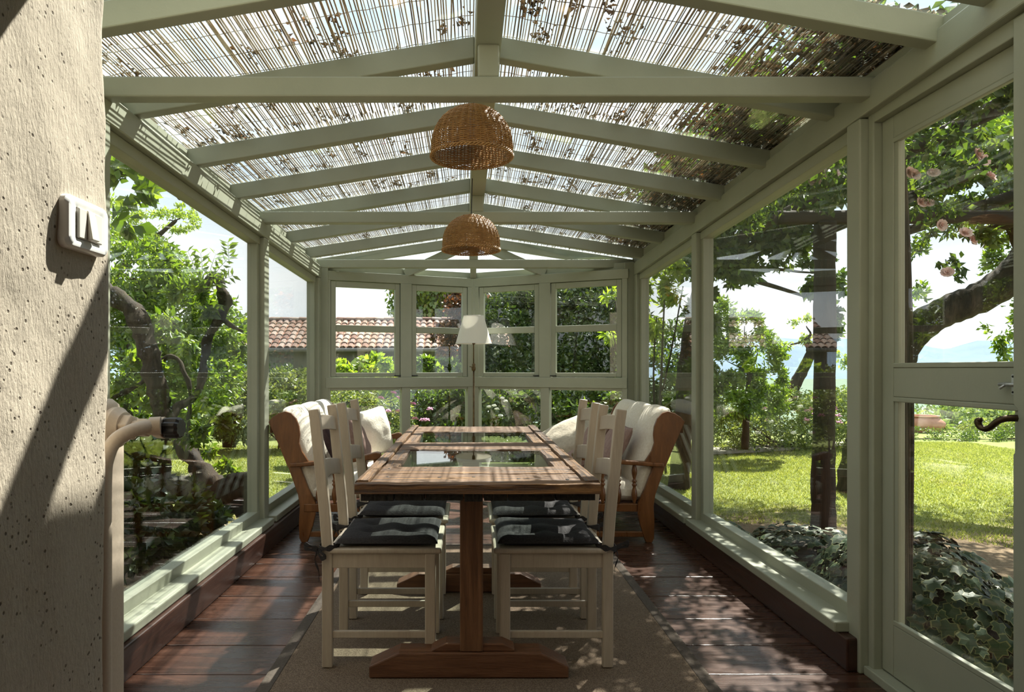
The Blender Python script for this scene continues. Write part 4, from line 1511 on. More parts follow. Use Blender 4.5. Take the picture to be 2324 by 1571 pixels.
# ------------------------------------------------------------------ loveseats (built for the left wall: back to -x, near end panel at y = 0)
def make_loveseat():
    D0 = 4.72
    t = empty('loveseat', (0, 0, 0))
    LEN = 1.46
    def q(px, py):                  # pixel outline of the near end panel -> (x, z), measured from the rear foot
        x, _, z = W(px, py, D0)
        return (x + 1.143, max(z, 0.0))
    outline_up = [q(*p) for p in ((653, 1061), (632, 1010), (608.7, 958), (618, 947), (632, 938), (647, 934), (660, 938), (671, 950), (678, 968), (680, 988), (678, 1006), (684, 1024), (697, 1044), (704, 1055), (680, 1062))]
    leg = [q(*p) for p in ((653, 1058), (680, 1058), (700, 1110), (716, 1142), (716, 1168), (709, 1196), (701, 1222), (697, 1232), (684, 1232), (679, 1222), (678, 1190), (680, 1150), (676, 1123))]
    for y in (0.0, LEN - 0.028):
        MB().prism([(x, y, z) for x, z in outline_up], (0, 0.028, 0)).build('wing', PINE, t, bevel=0.004, segs=3)
        MB().prism([(x, y - 0.002, z) for x, z in leg], (0, 0.034, 0)).build('leg', PINE, t, bevel=0.005)
        # front leg
        MB().prism([(0.46, y - 0.002, 0.0), (0.50, y - 0.002, 0.0), (0.53, y - 0.002, 0.30), (0.525, y - 0.002, 0.585), (0.48, y - 0.002, 0.585), (0.47, y - 0.002, 0.30)], (0, 0.034, 0)).build('leg', PINE, t, bevel=0.005)
        # arm rest, rising to the rounded front
        ap = [(-0.095, 0.523), (-0.095, 0.552), (0.30, 0.578), (0.42, 0.606), (0.50, 0.628), (0.53, 0.620), (0.535, 0.595), (0.50, 0.575), (0.40, 0.565), (0.28, 0.548)]
        MB().prism([(x, y - 0.02, z) for x, z in ap][::-1], (0, 0.07, 0)).build('arm', PINE, t, bevel=0.008, segs=3)
        # side rail and low stretcher
        MB().box(0.0, 0.50, y - 0.006, y + 0.022, 0.212, 0.268).build('side_rail', PINE, t, bevel=0.005)
        MB().box(0.04, 0.485, y + 0.002, y + 0.026, 0.038, 0.075).build('stretcher', PINE, t, bevel=0.004)
        for k, x in enumerate((0.10, 0.21, 0.32, 0.42)):
            zt = 0.53 + 0.05 * x
            zb = 0.265
            H = zt + 0.02 - zb
            prof = [(0.010, 0.0), (0.010, 0.05), (0.017, 0.13), (0.021, 0.22), (0.016, 0.33), (0.010, 0.40), (0.012, 0.42), (0.019, 0.455), (0.012, 0.49), (0.011, 0.505), (0.019, 0.54), (0.011, 0.575), (0.010, 0.60), (0.018, 0.72), (0.020, 0.80), (0.013, 0.92), (0.009, 1.0)]
            MB().lathe([(r_, zb + h_ * H) for r_, h_ in prof], (x, y + 0.012, 0), n=12).build('spindle', PINE, t, smooth=True)
    MB().box(0.47, 0.50, 0.03, LEN - 0.03, 0.205, 0.285).build('front_rail', PINE, t, bevel=0.005)
    MB().beam((-0.02, 0.03, 0.25), (-0.02, LEN - 0.03, 0.25), 0.03, 0.08).build('back_rail', PINE, t, bevel=0.004)
    MB().beam((-0.235, 0.03, 0.80), (-0.235, LEN - 0.03, 0.80), 0.02, 0.09).build('back_rail', PINE, t, bevel=0.004)
    for k in range(7):
        y = 0.12 + k * (LEN - 0.24) / 6
        MB().beam((-0.03, y, 0.28), (-0.235, y, 0.80), 0.04, 0.015, (1, 0, 0)).build('back_slat', PINE, t)
    # seat cushion: three soft pads in one
    NL = 3
    def lobes(v):
        ph = (v * NL) % 1.0
        return abs(math.sin(math.pi * ph)) ** 0.5
    def seat(u, v):
        # u round the section, v along the length
        y = 0.035 + v * (LEN - 0.07)
        a = 2 * math.pi * u
        ca, sa = math.cos(a), math.sin(a)
        e = (1 - abs(2 * v - 1) ** 14) ** 0.5
        x = 0.235 + 0.275 * math.copysign(abs(ca) ** 0.45, ca) * (0.95 + 0.05 * e)
        z = 0.365 + (0.078 * math.copysign(abs(sa) ** 0.55, sa)) * (0.35 + 0.65 * e) * (0.82 + 0.18 * lobes(v)) - 0.04 * (1 - (x + 0.05) / 0.56)
        return (x, y, z)
    m = MB()
    m.grid(seat, 40, 60, wrap_u=True)
    m.add([(0.235, 0.035, 0.345)] + [seat(i / 40, 0) for i in range(40)], [(0, 1 + (i + 1) % 40, 1 + i) for i in range(40)])
    m.add([(0.235, LEN - 0.035, 0.345)] + [seat(i / 40, 1) for i in range(40)], [(0, 1 + i, 1 + (i + 1) % 40) for i in range(40)])
    m.build('seat_cushion', CREAM, t, smooth=True)
    # channelled back cushion leaning on the slats
    def back(u, v):
        y = 0.032 + v * (LEN - 0.064)
        a = 2 * math.pi * u
        ca, sa = math.cos(a), math.sin(a)
        e = (1 - abs(2 * v - 1) ** 16) ** 0.5
        lb = lobes(v)
        hgt = 0.345 * (0.95 + 0.05 * lb) * (0.9 + 0.1 * e)
        s = math.copysign(abs(sa) ** 0.6, sa)             # along the back
        th = (0.055 + 0.055 * lb) * (0.45 + 0.55 * e)
        k = math.copysign(abs(ca) ** 0.7, ca) * th
        tuftd = 0.02 * math.exp(-((s - 0.25) ** 2) / 0.02) * lb
        if ca > 0:
            k -= tuftd
        else:
            k *= 0.45
        bx_, bz_ = -0.052, 0.605
        lean = math.radians(18.5)
        ux, uz = -math.sin(lean), math.cos(lean)
        nx, nz = math.cos(lean), math.sin(lean)
        return (bx_ + ux * s * hgt + nx * k, y, bz_ + uz * s * hgt + nz * k)
    m = MB()
    m.grid(back, 44, 90, wrap_u=True)
    m.add([(-0.075, 0.032, 0.6)] + [back(i / 44, 0) for i in range(44)], [(0, 1 + (i + 1) % 44, 1 + i) for i in range(44)])
    m.add([(-0.075, LEN - 0.032, 0.6)] + [back(i / 44, 1) for i in range(44)], [(0, 1 + i, 1 + (i + 1) % 44) for i in range(44)])
    m.build('back_cushion', CREAM, t, smooth=True)
    return t, LEN


love, LEN = make_loveseat()
tag(love, 'stained pine loveseat with cream channelled cushions against the left wall', 'sofa', 'wooden loveseats facing each other')
love.location = (-1.143, 4.72, 0)
love2 = dup(love, (1.245, 4.72 + LEN, 0), math.pi, 'dark stained pine loveseat with cream channelled cushions against the right wall')


def pillow(name, label, c, w, h, th, mat, rot, group='scatter pillows on the loveseats'):
    """soft square pillow with pinched corners: rot = (tilt x, tilt y, turn z)"""
    m = MB()
    def f(u, v, s):
        x, y = 2 * u - 1, 2 * v - 1
        pin = 1 - 0.09 * (1 - x * x) * y * y * abs(y) - 0.0
        X = x * (1 - 0.07 * (1 - y * y) * x * x) * w / 2
        Y = y * (1 - 0.07 * (1 - x * x) * y * y) * h / 2
        e = max(0.0, (1 - x * x) * (1 - y * y)) ** 0.38
        z = s * th / 2 * e + noise.noise(Vector((X * 12 + 5, Y * 12, s * 2 + w * 10))) * 0.010 * e
        return (X, Y, z)
    m.grid(lambda u, v: f(u, v, 1), 26, 26)
    m.grid(lambda u, v: f(u, v, -1), 26, 26, flip=True)
    o = m.build(name, mat, None, smooth=True)
    o.location = c
    o.rotation_euler = rot
    tag(o, label, 'pillow', group)
    # piped seam round the edge
    path = [f(t, 0, 1) for t in np.linspace(0, 1, 12)[:-1]] + [f(1, t, 1) for t in np.linspace(0, 1, 12)[:-1]] + [f(1 - t, 1, 1) for t in np.linspace(0, 1, 12)[:-1]] + [f(0, 1 - t, 1) for t in np.linspace(0, 1, 12)[:-1]]
    s = MB().tube(path, 0.0035, 5, closed=True).build('seam', mat, None)
    s.parent = o
    return o


H90 = math.pi / 2
pillow('pillow', 'dark plum pillow behind the nearest chair on the left loveseat', (-0.985, 5.08, 0.625), 0.40, 0.38, 0.13, PLUM, (0.0, math.radians(68), 0.05))
pillow('pillow', 'mauve pillow in the middle of the left loveseat', (-0.90, 5.50, 0.65), 0.42, 0.40, 0.14, MAUVE, (0.0, math.radians(65), 0.1))
pillow('pillow', 'plump cream pillow leaning on the far arm of the left loveseat', (-0.86, 5.93, 0.645), 0.42, 0.42, 0.26, CREAM, (math.radians(80), math.radians(-8), math.radians(52)))
pillow('pillow', 'mauve pillow leaning on the back of the right loveseat, near the window', (1.05, 5.02, 0.62), 0.40, 0.40, 0.14, MAUVE, (0.12, math.radians(-60), -0.1))
pillow('pillow', 'mauve pillow behind the chair rails on the right loveseat', (0.98, 5.42, 0.62), 0.40, 0.40, 0.14, MAUVE, (0.0, math.radians(-62), 0.1))
pillow('pillow', 'small mauve pillow lying on the seat of the right loveseat', (0.80, 5.12, 0.515), 0.30, 0.24, 0.12, MAUVE, (0.15, math.radians(-25), 0.3))
pillow('pillow', 'big beige linen pillow slumped at the far arm of the right loveseat', (0.80, 5.84, 0.575), 0.54, 0.46, 0.24, LINEN, (math.radians(38), math.radians(-26), math.radians(-30)))

# ================================================================== THE GARDEN
def sstep(a, b, x):
    t = np.clip((x - a) / (b - a), 0, 1)
    return t * t * (3 - 2 * t)


def ground_z(x, y):
    x, y = np.asarray(x, float), np.asarray(y, float)
    z = -0.20 + 0.0 * x
    z = z - sstep(15, 24, y) * sstep(1.0, 5.0, x) * 2.6
    z = z - sstep(24, 60, y) * sstep(-2.0, 8.0, x) * 4.0
    z = z + 0.03 * np.sin(x * 0.9 + 1.0) * np.sin(y * 0.7) * sstep(6, 9, y)
    return z


gx = np.concatenate([np.linspace(-40, -9, 20), np.linspace(-8, 16, 60), np.linspace(17, 70, 25)])
gy = np.concatenate([np.linspace(-6, 20, 60), np.linspace(21, 75, 28)])
GX, GY = np.meshgrid(gx, gy)
GV = np.stack([GX, GY, ground_z(GX, GY)], -1).reshape(-1, 3)
ni, nj = len(gx), len(gy)
ii = (np.arange(nj - 1)[:, None] * ni + np.arange(ni - 1)[None]).reshape(-1, 1)
GF = np.concatenate([ii, ii + 1, ii + 1 + ni, ii + ni], 1)
ground = tag(raw_mesh('lawn', GV, GF, LAWN, None, True), 'sunlit lawn around the conservatory', None, None, 'structure')

# valley floor and hills
vx = np.linspace(-2500, 4000, 40)
vy = np.array([60, 120, 250, 500, 900, 1500, 2400, 4000.0])
VXX, VYY = np.meshgrid(vx, vy)
VV = np.stack([VXX, VYY, -9 - 0.012 * (VYY - 60) + 6 * np.sin(VXX * 0.01 + VYY * 0.004)], -1).reshape(-1, 3)
ii = (np.arange(len(vy) - 1)[:, None] * len(vx) + np.arange(len(vx) - 1)[None]).reshape(-1, 1)
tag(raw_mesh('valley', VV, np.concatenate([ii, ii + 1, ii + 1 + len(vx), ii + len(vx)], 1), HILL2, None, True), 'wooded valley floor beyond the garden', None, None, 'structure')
for k, (yy, amp, base, nm) in enumerate(((2600, 75, 40, 'lower'), (4200, 190, 150, 'higher'))):
    hx = np.linspace(-4000, 7000, 160)
    prof = np.array([base + amp * (0.55 * noise.noise(Vector((x * 0.0011 + k * 9, 0.3, 0))) + 0.25 * noise.noise(Vector((x * 0.004, 1.3 + k, 0)))) for x in hx])
    rows = [np.stack([hx, np.full_like(hx, yy - 900), np.full_like(hx, -60)], 1), np.stack([hx, np.full_like(hx, yy), prof], 1), np.stack([hx, np.full_like(hx, yy + 1200), np.full_like(hx, -60)], 1)]
    HV = np.concatenate(rows)
    n_ = len(hx)
    ii = (np.arange(2)[:, None] * n_ + np.arange(n_ - 1)[None]).reshape(-1, 1)
    tag(raw_mesh('hill_range', HV, np.concatenate([ii, ii + 1, ii + 1 + n_, ii + n_], 1), HILL1, None, True), '%s haze-tinted blue mountain range on the horizon' % nm, None, None, 'structure')

# grass blades where the lawn is close
def grass_patch(n, x0, x1, y0, y1, label, keep):
    x, y = R.uniform(x0, x1, n), R.uniform(y0, y1, n)
    m_ = keep(x, y)
    x, y = x[m_], y[m_]
    n = len(x)
    z = ground_z(x, y)
    P = np.stack([x, y, z], 1)
    s = R.uniform(0.014, 0.034, n)[:, None]
    d = R.normal(size=(n, 3)) * np.array([1, 1, 0]) * 0.5 + np.array([0, 0, 1.0])
    side = unit(np.cross(d, R.normal(size=(n, 3)))) * 0.0026 * (1 + P[:, 1:2] * 0.10)
    V = np.stack([P - side, P + side, P + d * s], 1).reshape(-1, 3)
    F = np.arange(3 * n).reshape(-1, 3)
    o = raw_mesh('grass', V, F, GRASS)
    tag(o, label, 'grass', None, 'stuff')


def not_bare(x, y):
    v = 0.6 * np.sin(x * 1.7 + 0.6 * np.sin(y * 2.1)) * np.sin(y * 1.3 + 1.0)
    return (v + (y - 5.7) * 0.5) > 0.0


grass_patch(170000, 1.9, 9.5, 4.6, 13.0, 'short sunlit grass blades on the lawn right of the conservatory', not_bare)
grass_patch(80000, -7.5, -1.8, 5.0, 12.5, 'short sunlit grass blades on the lawn left of the conservatory', lambda x, y: y > 5.2)


def plant(name, label, cat, base, group=None):
    gz = float(ground_z(base[0], base[1]))
    return tag(empty(name, (base[0], base[1], gz)), label, cat, group)


def stems_to(t, blobs, base, r=0.02, mat=BARK, name='stem'):
    for c, rr in blobs:
        p0 = (base[0] + R.uniform(-0.1, 0.1), base[1] + R.uniform(-0.1, 0.1), t.location.z - 0.02)
        path = branch_path(p0, c, 0.12, 7)
        MB().tube(path, list(np.linspace(r, r * 0.4, 7)), 6).build(name, mat, t, smooth=True)


def bush(label, blobs, n, size, mat, wr=0.5, cat='shrub', name='shrub', group=None, stem_r=0.018, inner=0.5):
    cx = sum(b[0][0] for b in blobs) / len(blobs)
    cy = sum(b[0][1] for b in blobs) / len(blobs)
    t = plant(name, label, cat, (cx, cy), group)
    foliage('foliage', blobs, n, size, mat, t, wr, inner)
    stems_to(t, blobs, (cx, cy), stem_r)
    return t


def flower_heads(t, spots, r, mat, name='flower_head'):
    """small domed flower clusters, shared mesh"""
    m = MB()
    for k in range(26):
        d = Vector(R.normal(size=3)).normalized()
        d.z = abs(d.z)
        c = d * r * R.uniform(0.4, 1.0)
        m.obox(c, (r * 0.24, 0, r * 0.05), (0, r * 0.24, r * 0.08), (0.0, 0.0, r * 0.06))
    first = None
    for p in spots:
        if first is None:
            loc0 = t.location
            first = m
            o = bpy.data.objects.new(name, None) if False else m.build(name, mat, None)
            me = o.data
            o.parent = t
        else:
            o = bpy.data.objects.new(name, me)
            COL.objects.link(o)
            o.parent = t
        o.location = Vector(p) - t.location
        o.rotation_euler = (0, 0, R.uniform(0, 6))


# ---- tiled shed beyond the left lawn
SD = 16.0
SX0, SX1 = -5.5, 0.95
shed = tag(empty('shed', (-2.2, 17.0, -0.2)), 'low grey shed with an old terracotta tile roof beyond the garden', 'shed')
ez, rz_, ry = 1.70, 2.43, 17.3
MB().box(SX0 + 0.2, SX1 - 0.15, SD + 0.25, 18.4, -0.3, ez + 0.05).build('wall', SHEDWALL, shed)
roofo = MB().hexa([(SX0, SD, ez - 0.06), (SX1, SD, ez - 0.06), (SX1, ry, rz_ - 0.07), (SX0, ry, rz_ - 0.07), (SX0, SD, ez), (SX1, SD, ez), (SX1, ry, rz_), (SX0, ry, rz_)]).build('roof', DARKWOODX, shed)
MB().hexa([(SX0, ry, rz_ - 0.07), (SX1, ry, rz_ - 0.07), (SX1, 18.7, ez - 0.1), (SX0, 18.7, ez - 0.1), (SX0, ry, rz_), (SX1, ry, rz_), (SX1, 18.7, ez), (SX0, 18.7, ez)]).build('rear_roof', URN, shed)
MB().tube([(SX0, SD - 0.06, ez - 0.05), (SX1, SD - 0.06, ez - 0.05)], 0.05, 8).build('gutter', SHEDWALL, shed, smooth=True)
run = math.hypot(ry - SD, rz_ - ez)
pitch = math.atan2(rz_ - ez, ry - SD)
TW, TL = 0.164, 0.26


def tile_mesh(length, rad0, rad1, th=0.016):
    m = MB()
    n = 5
    vs = []
    for (y, r) in ((0, rad0), (length, rad1)):
        for rr in (r, r - th):
            for k in range(n + 1):
                a = math.pi * k / n
                vs.append((rr * math.cos(a), y, rr * math.sin(a) * 0.85))
    fs = []
    q = n + 1
    for k in range(n):
        fs.append((k, k + 1, 2 * q + k + 1, 2 * q + k))
        fs.append((q + k + 1, q + k, 3 * q + k, 3 * q + k + 1))
        fs.append((k + 1, k, q + k, q + k + 1))
    m.add(vs, fs)
    return m


tm0 = tile_mesh(TL, 0.082, 0.066).build('tile', TILE, None)
tme = tm0.data
bpy.data.objects.remove(tm0)
rows_ = 7
cols_ = 39
for r_ in range(rows_):
    for c_ in range(cols_):
        o = bpy.data.objects.new('tile', tme)
        COL.objects.link(o)
        o.parent = roofo
        s = -0.05 + r_ * run / rows_
        x = SX0 + 0.09 + c_ * TW + R.uniform(-0.006, 0.006)
        o.location = Vector((x, SD + s * math.cos(pitch), ez + s * math.sin(pitch) + 0.008)) - shed.location
        o.rotation_euler = (pitch - 0.04 + R.uniform(-0.015, 0.015), 0, R.uniform(-0.02, 0.02))
# channels between the barrel tiles, one course each
for r_ in range(rows_):
    s0, s1 = r_ * run / rows_, (r_ + 1) * run / rows_
    MB().hexa([(SX0, SD + s0 * math.cos(pitch), ez + s0 * math.sin(pitch) + 0.0), (SX1, SD + s0 * math.cos(pitch), ez + s0 * math.sin(pitch) + 0.0), (SX1, SD + s1 * math.cos(pitch), ez + s1 * math.sin(pitch)), (SX0, SD + s1 * math.cos(pitch), ez + s1 * math.sin(pitch)),
               (SX0, SD + s0 * math.cos(pitch), ez + s0 * math.sin(pitch) + 0.03), (SX1, SD + s0 * math.cos(pitch), ez + s0 * math.sin(pitch) + 0.03), (SX1, SD + s1 * math.cos(pitch), ez + s1 * math.sin(pitch) + 0.012), (SX0, SD + s1 * math.cos(pitch), ez + s1 * math.sin(pitch) + 0.012)]).build('tile_course', URN, roofo)
for c_ in range(27):
    o = bpy.data.objects.new('ridge_tile', tme)
    COL.objects.link(o)
    o.parent = roofo
    o.location = Vector((SX0 + c_ * 0.24, ry, rz_ + 0.02)) - shed.location
    o.rotation_euler = (R.uniform(-0.03, 0.03), R.uniform(-0.05, 0.05), -H90 + R.uniform(-0.03, 0.03))
    o.scale = (1.25, 1, 1.1)

# ---- ivy-clad house gable behind the shed
ih = tag(empty('ivy_house', (0.8, 21, -0.2)), 'tall house wall covered in green ivy behind the shed', 'house')
MB().box(-2.15, 4.2, 19.4, 24.0, -0.3, 3.6).build('wall', SHEDWALL, ih)
MB().hexa([(-2.4, 19.2, 3.55), (4.4, 19.2, 3.55), (4.4, 24.2, 3.55), (-2.4, 24.2, 3.55), (-2.4, 21.6, 4.0), (4.4, 21.6, 4.0), (4.4, 21.8, 4.0), (-2.4, 21.8, 4.0)]).build('roof', URN, ih)
n = 9000
P = np.stack([R.uniform(-2.3, 4.2, n), 19.38 - np.abs(R.normal(size=n)) * 0.12, R.uniform(0.5, 3.75, n)], 1)
A = R.normal(size=(n, 3)) * 0.35 + np.array([0, -0.5, -0.9])
V, F = leaf_arrays(P, A, R.uniform(0.09, 0.17, n), 0.85)
o = raw_mesh('ivy', V, F, LF_BRIGHT, ih)
o['kind'] = 'stuff'

# ---- trees and shrubs left of the conservatory
wist = plant('wisteria', 'old twisted wisteria trunk with leafy shoots outside the big left window', 'wisteria', (-2.42, 5.0))
m = MB()
TD = 5.0
limb(m, [(*W(296, 1330, TD), 0.14), (*W(322, 1220, TD), 0.10), (*W(352, 1120, TD), 0.082), (*W(370, 1030, TD), 0.070), (*W(371, 960, TD), 0.066), (*W(360, 890, TD), 0.066), (*W(345, 825, TD), 0.066), (*W(328, 765, TD), 0.068), (*W(306, 715, TD), 0.070), (*W(272, 680, TD), 0.072), (*W(225, 655, TD), 0.07), (*W(170, 600, TD), 0.06)], 14, 0.13)
m.build('trunk', BARK, wist, smooth=True)
m = MB()
limb(m, [(*W(372, 960, TD), 0.05), (*W(405, 925, TD + .1), 0.035), (*W(440, 900, TD + .2), 0.030), (*W(462, 840, TD + .3), 0.03), (*W(468, 780, TD + .3), 0.034), (*W(495, 735, TD + .3), 0.040), (*W(508, 690, TD + .3), 0.046), (*W(500, 650, TD + .3), 0.045), (*W(480, 630, TD + .3), 0.04), (*W(462, 660, TD + .3), 0.03), (*W(466, 710, TD + .3), 0.022)], 10, 0.12)
m.build('branch', BARK, wist, smooth=True)
m = MB()
limb(m, [(*W(505, 720, TD + .3), 0.022), (*W(525, 742, TD + .3), 0.016), (*W(548, 752, TD + .3), 0.010)], 8)
m.build('branch', BARK, wist, smooth=True)
m = MB()
limb(m, [(*W(255, 900, TD + .4), 0.022), (*W(320, 870, TD + .4), 0.02), (*W(380, 810, TD + .4), 0.022), (*W(420, 840, TD + .4), 0.018), (*W(430, 920, TD + .4), 0.016), (*W(425, 1000, TD + .4), 0.014)], 8)
m.build('branch', BARK, wist, smooth=True)
foliage('foliage', [(W(450, 680, 5.3), (0.22, 0.2, 0.16)), (W(300, 860, 5.4), (0.3, 0.3, 0.25)), (W(390, 760, 5.6), (0.25, 0.2, 0.2)), (W(460, 960, 5.5), (0.18, 0.2, 0.18)), (W(300, 960, 5.6), (0.25, 0.2, 0.25))], 2600, 0.085, LF_BRIGHT, wist, 0.42)


def pinnate(t, p0, p1, n=6, ln=0.075, mat=LF_BRIGHT):
    """one feathered leaf: midrib and paired leaflets"""
    p0, p1 = np.array(p0, float), np.array(p1, float)
    ax_ = p1 - p0
    m_ = MB().tube([p0, (p0 + p1) / 2 + np.array([0, 0, 0.012]), p1], [0.0025, 0.002, 0.001], 5)
    rib = m_.build('leaf', mat, t)
    side = np.cross(ax_, [0, 1, 0.2])
    side = side / np.linalg.norm(side)
    for k in range(n):
        tt = 0.2 + 0.75 * k / (n - 1)
        for s in (-1, 1):
            a = p0 + ax_ * tt
            d = side * s + ax_ / np.linalg.norm(ax_) * 0.55 + R.normal(size=3) * 0.12
            V_, F_ = leaf_arrays(a[None], d[None], np.array([ln * R.uniform(0.8, 1.15)]), 0.38)
            raw_mesh('leaflet', V_, F_, mat, rib)


for (a, b) in (((450, 640), (395, 575)), ((455, 640), (425, 568)), ((462, 640), (455, 572)), ((470, 640), (490, 575)), ((475, 640), (522, 582)), ((480, 650), (530, 625)), ((520, 600), (517, 548)), ((440, 650), (378, 640))):
    pinnate(wist, W(*a, 5.2), W(*b, 5.2))

log = plant('fallen_log', 'dark twisted log lying in the shade outside the left window', 'log', (-2.1, 5.6))
m = MB()
limb(m, [(*W(408, 1005, 5.9), 0.05), (*W(440, 1045, 5.8), 0.075), (*W(475, 1095, 5.7), 0.095), (*W(520, 1130, 5.6), 0.11), (*W(565, 1150, 5.6), 0.10)], 12, 0.2)
m.build('trunk', BARK, log, smooth=True)
m = MB()
limb(m, [(*W(545, 1160, 5.5), 0.12), (*W(545, 1110, 5.5), 0.12), (*W(543, 1075, 5.5), 0.10)], 12, 0.2)
m.build('stump', BARK, log, smooth=True)

bush('low shade-loving plants spreading at the foot of the wisteria', [(W(320, 1190, 4.3), (0.42, 0.35, 0.28)), (W(385, 1150, 5.0), (0.30, 0.3, 0.18)), (W(295, 1080, 4.9), (0.34, 0.35, 0.3)), (W(470, 1200, 4.8), (0.30, 0.3, 0.12))], 4600, 0.085, LF_DARK, 0.6, name='undergrowth', cat='plant')
bush('low bright leaves beside the fallen log', [(W(445, 1000, 6.3), (0.22, 0.2, 0.16)), (W(505, 1080, 6.1), (0.2, 0.2, 0.14))], 900, 0.08, LF_BRIGHT, 0.5, name='undergrowth', cat='plant')


def tree(name, label, base_px, base_d, trunk, blobs, n, size, mat, wr=0.5, group='garden trees', inner=0.5, branches=True):
    b = W(*base_px, base_d)
    t = plant(name, label, 'tree', (b[0], b[1]), group)
    m_ = MB()
    limb(m_, trunk, 10, 0.08)
    m_.build('trunk', BARK, t, smooth=True)
    top_ = trunk[-1][:3]
    if branches:
        for c, rr in blobs:
            k = min(range(len(trunk)), key=lambda i: (Vector(trunk[i][:3]) - Vector(c)).length + (0 if i > 0 else 3))
            r0 = trunk[k][3] * 0.5
            MB().tube(branch_path(trunk[k][:3], c, 0.15, 7), list(np.linspace(r0, r0 * 0.25, 7)), 6).build('branch', BARK, t, smooth=True)
    foliage('foliage', blobs, n, size, mat, t, wr, inner)
    return t


tree('leafy_tree', 'broad bright green tree filling the left window behind the wisteria', (300, 1000), 9.0,
     [(*W(290, 1060, 9), 0.16), (*W(300, 900, 9), 0.13), (*W(290, 750, 9), 0.1), (*W(310, 640, 9), 0.07)],
     [(W(285, 620, 8.8), (0.75, 0.7, 0.55)), (W(350, 700, 9.2), (0.8, 0.7, 0.55)), (W(445, 730, 9.6), (0.7, 0.7, 0.5)), (W(300, 830, 9.0), (0.8, 0.7, 0.6)), (W(420, 860, 9.4), (0.75, 0.7, 0.6)), (W(280, 960, 8.8), (0.6, 0.6, 0.5))], 22000, 0.088, LF_BRIGHT)
tree('leafy_tree', 'rounded green tree between the wisteria and the tiled roof', (520, 1000), 12.0,
     [(*W(520, 1015, 12), 0.12), (*W(525, 900, 12), 0.10), (*W(520, 800, 12), 0.07)],
     [(W(515, 760, 12), (0.45, 0.5, 0.55)), (W(480, 830, 12), (0.55, 0.5, 0.6)), (W(535, 850, 12), (0.35, 0.5, 0.5)), (W(470, 930, 11.6), (0.6, 0.5, 0.6))], 7500, 0.10, LF_MID)
tree('feathery_tree', 'tall feathery tree with thin sunlit branches at the upper left', (210, 1000), 13.0,
     [(*W(150, 1000, 13), 0.16), (*W(200, 780, 13), 0.13), (*W(250, 640, 13), 0.10), (*W(330, 560, 13), 0.06), (*W(400, 500, 13), 0.03)],
     [(W(290, 540, 13), (0.6, 0.5, 0.25)), (W(380, 500, 13), (0.65, 0.5, 0.2)), (W(430, 480, 13.2), (0.3, 0.3, 0.12)), (W(260, 480, 12.5), (0.5, 0.4, 0.3)), (W(330, 580, 13), (0.45, 0.4, 0.2))], 3600, 0.085, LF_LIME, 0.35)
vine = plant('vine', 'broad-leaved vine hanging from the eave at the upper left', 'vine', (-2.1, 3.8))
MB().tube(smooth_path([(-2.0, 3.6, -0.2), (-1.95, 3.5, 1.2), (-1.85, 3.5, 2.3), (-1.9, 4.0, 2.45), (-1.95, 4.6, 2.35)], 6), 0.014, 7).build('stem', BARK, vine, smooth=True)
foliage('foliage', [(W(262, 400, 3.9), (0.22, 0.3, 0.16)), (W(300, 370, 4.3), (0.28, 0.3, 0.14)), (W(275, 490, 4.0), (0.10, 0.15, 0.10)), (W(345, 392, 4.6), (0.22, 0.3, 0.08))], 330, 0.10, LF_BRIGHT, vine, 0.8)
bush('rose bush with reddish new leaves in front of the tiled shed', [(W(640, 920, 12), (0.75, 0.5, 0.55)), (W(560, 930, 11.6), (0.6, 0.5, 0.6)), (W(700, 930, 12.2), (0.6, 0.5, 0.5)), (W(660, 870, 12.4), (0.5, 0.4, 0.3))], 9500, 0.075, LF_PALE, 0.55)
bush('dark hedge behind the rose bush below the shed roof', [(W(620, 900, 14.5), (1.3, 0.6, 0.7)), (W(780, 910, 14.3), (1.2, 0.6, 0.6)), (W(920, 905, 14.0), (1.2, 0.6, 0.6)), (W(1040, 890, 13.6), (0.9, 0.6, 0.8))], 9000, 0.10, LF_DARK, 0.55, name='hedge', cat='hedge')

# ---- beyond the pointed end
bush('lime green shrub below the shed eave, seen through the left end sash', [(W(800, 845, 10.6), (0.33, 0.35, 0.22)), (W(850, 835, 10.8), (0.30, 0.35, 0.20)), (W(770, 860, 10.6), (0.28, 0.3, 0.2)), (W(880, 870, 10.6), (0.28, 0.3, 0.18))], 2600, 0.105, LF_LIME, 0.75)
bush('mid green shrub seen through the inner left sash', [(W(960, 840, 10.6), (0.30, 0.35, 0.24)), (W(1010, 850, 10.6), (0.34, 0.35, 0.22)), (W(1050, 860, 10.6), (0.30, 0.35, 0.22))], 2600, 0.10, LF_BRIGHT, 0.6)
val = bush('valerian with pink flower heads behind the left end panes', [(W(800, 930, 9.0), (0.42, 0.35, 0.32)), (W(880, 950, 8.9), (0.36, 0.3, 0.28)), (W(760, 960, 8.9), (0.35, 0.3, 0.3)), (W(830, 1010, 8.8), (0.6, 0.3, 0.3))], 6500, 0.055, LF_PALE, 0.4)
flower_heads(val, [W(*p, 8.55) for p in ((885, 873), (893, 893), (880, 935), (905, 905), (912, 868), (925, 912), (938, 918), (942, 952), (958, 955), (968, 955), (880, 962), (865, 905), (905, 935), (975, 930), (850, 945), (870, 985))], 0.038, PINKF)
bush('deep green shrub behind the inner left end pane', [(W(960, 930, 9.4), (0.40, 0.35, 0.34)), (W(1030, 930, 9.4), (0.40, 0.35, 0.38)), (W(990, 1000, 9.2), (0.6, 0.4, 0.35))], 4800, 0.085, LF_MID, 0.5)
